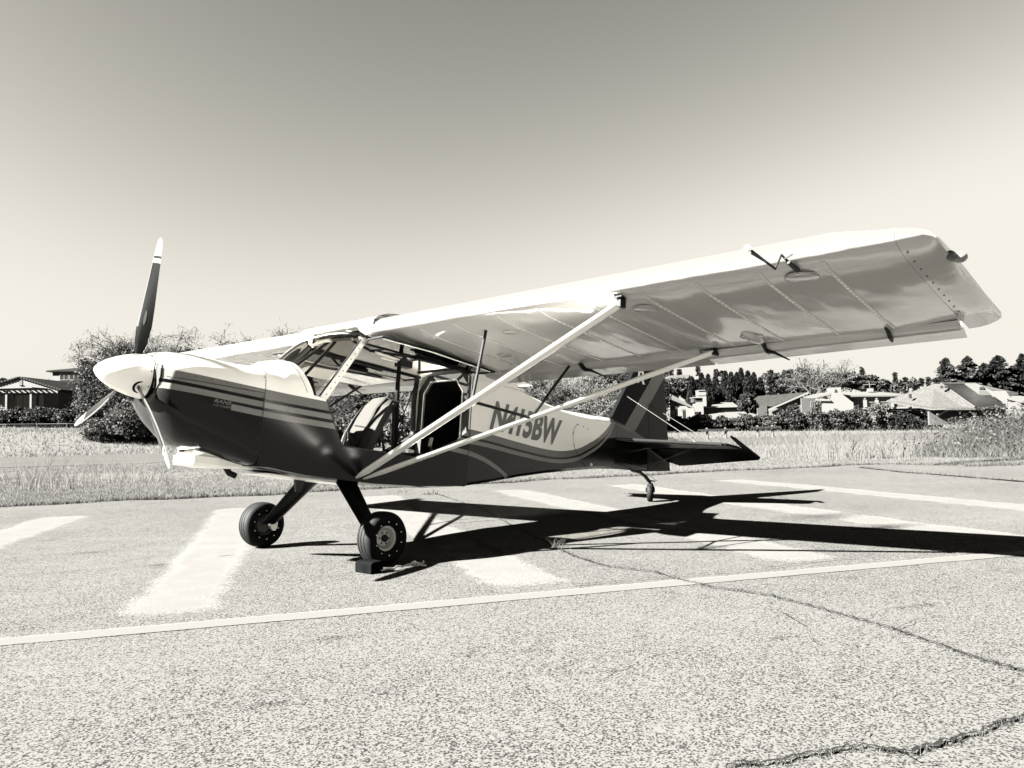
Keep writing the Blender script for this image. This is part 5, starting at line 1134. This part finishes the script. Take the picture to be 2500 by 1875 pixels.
for i, (px, tp, hw, lab) in enumerate([(2312, 877, 40, 'layered cedar left of the tile roof ridge'), (2365, 872, 46, 'layered cedar above the tile roof dormer'), (2440, 870, 50, 'layered dark cedar above the right hip'), (2500, 868, 50, 'layered dark cedar cut by the right edge'), (2405, 890, 40, 'cedar between the two taller ones, behind the roof')]):
    conifer('cedar', lab, px, 104 + i, tp, 1010, hw * 1.6, 12000, .34, 'leaf_dark' if i < 2 else 'leaf_black', 50 + i, 'cedar', 'cedars behind the tiled house')
conifer('small_cedar', 'small cedar on the roofline between the two right houses', 2234, 110, 940, 985, 10, 500, .35, 'leaf_dark', 77, 'spruce')
bare('bare_tree', 'tall bare crooked tree on the skyline left of the long white house', 1982, 130, 872, .30, 3, 44, 'bark', None, 1, 0, .7, 1.2, .05, .05)
bare('bare_tree', 'smaller bare tree on the skyline above the white chimney gable', 2020, 135, 896, .22, 3, 46, 'bark', None, 1, .1, .7, 1.2, .05, .05)
leafy('skyline_tree', 'grey-green tree behind the spruce', 'tree', 1905, 150, [(1890, 930, 30, 20), (1925, 925, 30, 22), (1905, 945, 50, 18)], 7000, .34, 'leaf_mid', seed=70, trunk=.3)
leafy('skyline_tree', 'dark spreading tree at the foot of the bare skyline tree', 'tree', 1975, 135, [(1960, 925, 22, 26), (1985, 940, 35, 18), (1955, 950, 35, 14)], 7000, .32, 'leaf_dark', seed=71, trunk=.3)
leafy('skyline_tree', 'mid grey tree above the white chimney', 'tree', 2050, 145, [(2040, 930, 35, 20), (2080, 928, 30, 18), (2110, 935, 40, 16)], 8000, .34, 'leaf_mid', seed=72, trunk=.3)
leafy('skyline_tree', 'grey tree left of the fin on the hill slope', 'tree', 1640, 150, [(1620, 950, 40, 22), (1660, 945, 40, 22), (1690, 955, 40, 18)], 8000, .32, 'leaf_mid', seed=73, trunk=.3)
sk = random.Random(5); NC = NR = 0
for i, (px, tp, hw, kd) in enumerate(sorted([(1612, 898, 9, 'c'), (1628, 893, 7, 'c'), (1640, 897, 8, 'c'), (1660, 903, 6, 'c'), (1706, 895, 7, 'c'), (1750, 902, 5, 'c'), (1762, 906, 10, 'r'), (2107, 898, 6, 'c'), (2124, 916, 12, 'r'), (2160, 926, 14, 'r'), (2187, 912, 11, 'c'), (2212, 924, 9, 'c'), (2232, 925, 9, 'r'), (2251, 926, 8, 'c'), (2268, 921, 8, 'c'), (2078, 918, 14, 'r'), (2135, 925, 8, 'c'), (1872, 912, 9, 'r'), (1935, 914, 10, 'r'), (5, 925, 8, 'r'), (2200, 930, 10, 'r')])):
    D = 260 + sk.uniform(-20, 30)
    if kd == 'c': NC += 1; conifer('ridge_conifer', nth(NC - 1, 'small pointed conifer on the far ridge'), px, D, tp, 950, hw, 350, .9, 'leaf_dark', 80 + i, 'spruce', 'conifers on the far ridge')
    else: NR += 1; leafy('ridge_tree', nth(NR - 1, 'small rounded tree on the far ridge'), 'tree', px, D, [(px, tp + hw, hw, hw), (px + hw * .7, tp + hw * 1.5, hw * .8, hw * .8), (px - hw * .7, tp + hw * 1.6, hw * .8, hw * .7)], 500, .9, 'leaf_mid', seed=90 + i, trunk=.3, group='rounded trees on the far ridge')
# far wood along the ridge reads as one mass
rng = np.random.default_rng(77); n = 60000; PX = rng.uniform(-200, 2750, n); DD = rng.uniform(230, 300, n); x_ = CAM[0] + FH[0] * DD + RH[0] * (PX - 1250) / FPX * DD; y_ = CAM[1] + FH[1] * DD + RH[1] * (PX - 1250) / FPX * DD
hgt = np.where((PX > 1590) & (PX < 1780), .45, 1.0) * (3.4 + 2.2 * np.sin(PX * .021) + 2.0 * np.sin(PX * .067 + 1) + 1.6 * np.sin(PX * .17)) * np.clip(1.0 + .25 * np.sin(DD), .5, 1.4); zt_ = terrain(x_, y_) + np.maximum(.5, hgt) * rng.random(n) ** .6 * .95
o = link('far_wood', leafmesh('far_wood', np.stack([x_, y_, zt_], 1), 1.0, 1.4, rng), 'leaf_mid'); tag(o, 'low grey woodland along the far ridge', 'woodland', kind='stuff')

# ================================================================== fences and roadside pieces
def post_rail(name, label, cat, pts, z_of, h, r, mat, rails, group=None, wire=False):
    root = empty(name, (*xy(*pts[0]), z_of(pts[0])), label, cat, group); base = np.array([*xy(*pts[0]), z_of(pts[0])]); Q = []
    for p in pts:
        q_ = np.array([*xy(*p), z_of(p)]) - base; Q.append(q_); m = MB(); m.tube([q_ + [0, 0, -.2], q_ + [0, 0, h]], r, 8); m.build('post', mat, root, 60)
    for a, b in zip(Q[:-1], Q[1:]):
        for zf in rails:
            m = MB(); m.tube([a + [0, 0, h * zf], b + [0, 0, h * zf]], r * .7, 6); m.build('rail', mat, root, 60)
        if wire:
            m = MB(); L = np.linalg.norm((b - a)[:2]); nn = int(L / .14)
            for k in range(nn):
                t0 = k / nn; t1 = min(1, (k + h / .14 * .5) / nn)
                m.tube([a + (b - a) * t0 + [0, 0, .05], a + (b - a) * t1 + [0, 0, h * (t1 - t0) * nn / (h / .14 * .5)]], .004, 3); m.tube([a + (b - a) * t1 + [0, 0, .05], a + (b - a) * t0 + [0, 0, h * (t1 - t0) * nn / (h / .14 * .5)]], .004, 3)
            m.build('wire_mesh', mat, root)['kind'] = 'stuff'
    return root
post_rail('chain_link_fence', 'low chain-link fence on the bank below the left house', 'fence', [(-70, 68), (12.5, 68.5), (89, 69), (162, 69.5), (240, 70)], lambda p: float(terrain(*xy(*p))), .72, .035, 'galvanised', (1.0,), None, True)
def barrier(label, px0, px1, py, D, n):
    root = empty('timber_barrier', (*xy(px0, D), float(terrain(*xy(px0, D)))), label, 'barrier', 'timber barriers beside the runway'); b0 = np.array([*xy(px0, D), 0])
    zt0 = zz((px0 + px1) / 2, py, D) - float(terrain(*xy(px0, D)))
    for k in range(n):
        q_ = np.array([*xy(px0 + (px1 - px0) * (k + .5) / n, D), 0]) - b0; m = MB(); m.box(q_ + [-.08, -.08, -.3], q_ + [.08, .08, zt0 + .06]); m.build('post', 'white_stucco', root)
    a = np.array([0, 0, 0]); b = np.array([*xy(px1, D), 0]) - b0; d = (b - a) / np.linalg.norm(b - a); c = (a + b) / 2 + [0, 0, zt0 - .12]
    m = MB(); m.obox(c - [FH[0] * .2, FH[1] * .2, 0], d * np.linalg.norm(b - a) / 2, np.array([FH[0], FH[1], 0]) * .05, (0, 0, .075)); m.build('rail', 'dark_trim_and_shade', root)
barrier('dark timber barrier with white posts beyond the runway, right of the stabilizer', 1828, 1900, 1040, 64, 2)
barrier('dark timber barrier with white posts beyond the runway, near the fin', 1700, 1790, 1046, 65, 2)
x, y = ground(2212, 1112); o = empty('marker_post', (x, y, -.03), 'white concrete marker post at the left foot of the thicket', 'post'); o.rotation_euler.z = .4
m = MB(); m.box((-.07, -.07, -.1), (.07, .07, .34)); bevel(m.build('block', 'white_stucco', o), .01); m = MB(); m.tube([(.05, 0, .33), (.5, .25, .40)], .012, 6); m.build('rod', 'white_stucco', o, 60)

# ================================================================== grasses
def blades(name, xs, ys, hts, wid, lean, mat, zs=None, segs=1, rng=RNG, label=None, cat=None, tone=None):
    n = len(xs); a = rng.random(n) * 6.283; la = rng.random(n) * 6.283; z0 = (terrain(xs, ys) if zs is None else zs)
    wx, wy = np.cos(a) * wid, np.sin(a) * wid; L = lean * hts * rng.uniform(.2, 1.2, n); lx, ly = np.cos(la) * L, np.sin(la) * L
    tn = rng.random(n) if tone is None else tone
    if segs == 1:
        V = np.stack([np.stack([xs - wx, ys - wy, z0], 1), np.stack([xs + wx, ys + wy, z0], 1), np.stack([xs + lx, ys + ly, z0 + hts], 1)], 1).reshape(-1, 3); F = np.arange(3 * n).reshape(-1, 3); me = npmesh(name, V, F, np.repeat(tn, 3))
    else:
        rows = []
        for k in range(segs + 1):
            t = k / segs; w_ = (1 - t * .8); rows.append(np.stack([xs + lx * t * t - wx * w_, ys + ly * t * t - wy * w_, z0 + hts * (t - .18 * t * t * lean)], 1)); rows.append(np.stack([xs + lx * t * t + wx * w_, ys + ly * t * t + wy * w_, z0 + hts * (t - .18 * t * t * lean)], 1))
        V = np.stack(rows, 1).reshape(-1, 3); st = 2 * (segs + 1); F = np.concatenate([np.stack([np.arange(n) * st + 2 * k, np.arange(n) * st + 2 * k + 1, np.arange(n) * st + 2 * k + 3, np.arange(n) * st + 2 * k + 2], 1) for k in range(segs)]); me = npmesh(name, V, F, np.repeat(tn, st))
    return tag(link(name, me, mat), label, cat, kind='stuff')
def field(n, d0, d1, p, seed, pxa=-150, pxb=2650):
    rng = np.random.default_rng(seed); u = rng.random(n); D = (d0 ** (1 - p) + u * (d1 ** (1 - p) - d0 ** (1 - p))) ** (1 / (1 - p)); px = rng.uniform(pxa, pxb, n)
    x = CAM[0] + FH[0] * D + RH[0] * (px - 1250) / FPX * D; y = CAM[1] + FH[1] * D + RH[1] * (px - 1250) / FPX * D
    a = x * E1[0] + y * E1[1]; b = x * E2[0] + y * E2[1]; return rng, x, y, a, b
def edge_b(a): return np.interp(a, [-14, -4, -0.5, 3, 6, 9, 12.8, 13.4, 20, 40], [6.7, 6.85, 7.0, 7.35, 7.8, 8.1, 8.25, 7.4, 8.7, 9.4])
rng, x, y, a, b = field(520000, 11.5, 42, 1.6, 1)
k = (b > edge_b(a) + .10 * np.sin(a * 1.7) + .07 * np.sin(a * 4.3 + 1) - .02) & (rng.random(len(a)) > .55 * (np.sin(a * 1.1 + 2 * np.sin(b * .8)) * np.sin(b * 1.3 - a * .4) > .55)) & (b < 29.7); x, y, a, b = x[k], y[k], a[k], b[k]
patch = .5 + .5 * np.sin(a * .9 + 1.3 * np.sin(b * .7)) * np.sin(b * .55 + a * .21); patch2 = .5 + .5 * np.sin(a * .31 + b * .43 + 2)
ht = .018 + .026 * rng.random(len(x)) + .040 * patch ** 2 * rng.random(len(x)); 
blades('meadow_grass', x, y, ht, .0035 + .00022 * (b + 6), .7, 'grass_blade', None, 1, rng, 'short dry mown grass between apron and runway', 'grass', np.clip(.12 + .5 * rng.random(len(x)) + .8 * (patch * patch2 - .25), 0, 1))
# dense dark fringe where the grass meets the pavement
n = 26000; ra = rng.uniform(-16, 36, n); off = np.abs(rng.normal(0, .10, n)) * (1 + .8 * np.sin(ra * 2.3) * np.sin(ra * .9 + 1)); eb = edge_b(ra) + .10 * np.sin(ra * 1.7) + .07 * np.sin(ra * 4.3 + 1) + off - .05; x = ra * E1[0] + eb * E2[0]; y = ra * E1[1] + eb * E2[1]
blades('edge_grass', x, y, .025 + .075 * rng.random(n) * np.exp(-off * 3), .006, .9, 'weed_dark', np.full(n, -.01), 1, rng, 'dark grass fringe along the pavement edge', 'grass')
n = 9000; ra = rng.uniform(13.2, 34, n); eb = np.interp(ra, [13, 16, 22, 40], [6.3, 6.2, 6.35, 6.25]) + rng.normal(0, .10, n); x = ra * E1[0] + eb * E2[0]; y = ra * E1[1] + eb * E2[1]
blades('seam_grass', x, y, .03 + .08 * rng.random(n), .007, .9, 'weed_dark', np.full(n, -.01), 1, rng, 'dark grass strip in the pavement seam at the right', 'grass')
# grass on the bank beyond the runway
rng, x, y, a, b = field(90000, 48, 96, 1.3, 3); k = (b > 57.8) & (b < 84); x, y = x[k], y[k]
blades('bank_grass', x, y, .12 + .22 * rng.random(len(x)), .03, .7, 'grass_blade', None, 1, rng, 'dry grass on the bank beyond the runway', 'grass', rng.random(len(x)) * .75)
# tufts in the cracks
T = np.array(TUFTS); rng = np.random.default_rng(8)
blades('crack_tufts', T[:, 0], T[:, 1], T[:, 2], .0013, 1.1, 'weed_dark', np.full(len(T), .0), 2, rng, 'small dark grass tufts growing out of the pavement cracks', 'grass')
def clump_stems(name, label, spots, mat, wid, lean, seed, segs=4, cat='weeds'):
    rng = np.random.default_rng(seed); X_, Y_, H_ = [], [], []
    for (px, py, n, rad, h) in spots:
        gx, gy = ground(px, py, -.03); r_ = rad * np.sqrt(rng.random(n)); t = rng.random(n) * 6.283; X_.append(gx + r_ * np.cos(t)); Y_.append(gy + r_ * np.sin(t)); H_.append(h * rng.uniform(.35, 1.1, n))
    X_, Y_, H_ = map(np.concatenate, (X_, Y_, H_)); return blades(name, X_, Y_, H_, wid, lean, mat, np.full(len(X_), -.03), segs, rng, label, cat)
cr = random.Random(4)
clump_stems('tall_weeds', 'tall pale dry weeds in the grass at the left', [(cr.uniform(-20, 420), cr.uniform(1150, 1200), cr.randint(8, 26), cr.uniform(.1, .4), cr.uniform(.35, .75)) for _ in range(34)] + [(140, 1195, 60, .6, .85), (80, 1185, 60, .7, .8), (230, 1185, 50, .7, .75), (310, 1175, 40, .6, .7)], 'straw', .0045, .7, 31)
clump_stems('tall_weeds', 'tall pale dry weeds in the grass right of the tail', [(cr.uniform(1650, 2230), cr.uniform(1085, 1128), cr.randint(8, 30), cr.uniform(.15, .6), cr.uniform(.4, 1.0)) for _ in range(60)] + [(2050, 1112, 90, 1.0, 1.15), (1980, 1108, 80, .9, 1.1), (2090, 1118, 90, .9, 1.0), (2140, 1118, 80, .8, .9), (1900, 1105, 40, .6, 1.1), (1740, 1100, 24, .4, 1.0)], 'straw', .009, .8, 32)
clump_stems('edge_tuft', 'small dark grass clump at the pavement edge under the fuselage', [(1050, 1212, 90, .12, .13), (965, 1208, 60, .25, .12), (985, 1214, 40, .1, .06), (1360, 1345, 26, .05, .14), (1600, 1140, 40, .3, .12)], 'weed_dark', .0035, .9, 33, 3, 'grass')
clump_stems('bramble_canes', 'long arching dry canes rising out of the thicket at the right', [(cr.uniform(2200, 2560), cr.uniform(1100, 1118), cr.randint(3, 8), .5, cr.uniform(.9, 1.75)) for _ in range(46)], 'bramble', .008, 1.1, 34, 5, 'bramble')
# thicket at the right: mound of arching bramble stems
rng = np.random.default_rng(9); n = 22000; t = rng.random(n); ca = 19.8 + rng.normal(0, 1.7, n); cb = 9.9 + rng.normal(0, 1.0, n)
ca = np.where(ca < 16.6, 16.6 + rng.random(n) * 2, ca); xs = ca * E1[0] + cb * E2[0]; ys = ca * E1[1] + cb * E2[1]
env = np.clip(1.38 * np.clip((ca - 15.9) / 2.4, .25, 1.0) * (1 - .25 * ((cb - 9.9) / 2.4) ** 2), .25, 1.9)
blades('bramble_thicket', xs, ys, env * rng.uniform(.35, 1.0, n), .006, 1.0, 'bramble', np.full(n, -.03), 5, rng, 'tangled thicket of dry bramble stems at the right edge', 'bramble')
P_ = np.stack([xs, ys, env * rng.random(n) ** .8 * .92], 1)[: 7000] + rng.normal(0, .12, (7000, 3)); P_[:, 2] = np.abs(P_[:, 2])
o = link('bramble_leaves', leafmesh('bramble_leaves', P_, .045, 1.6, rng), 'leaf_mid'); tag(o, 'small leaves among the bramble stems at the right', 'bramble', kind='stuff')
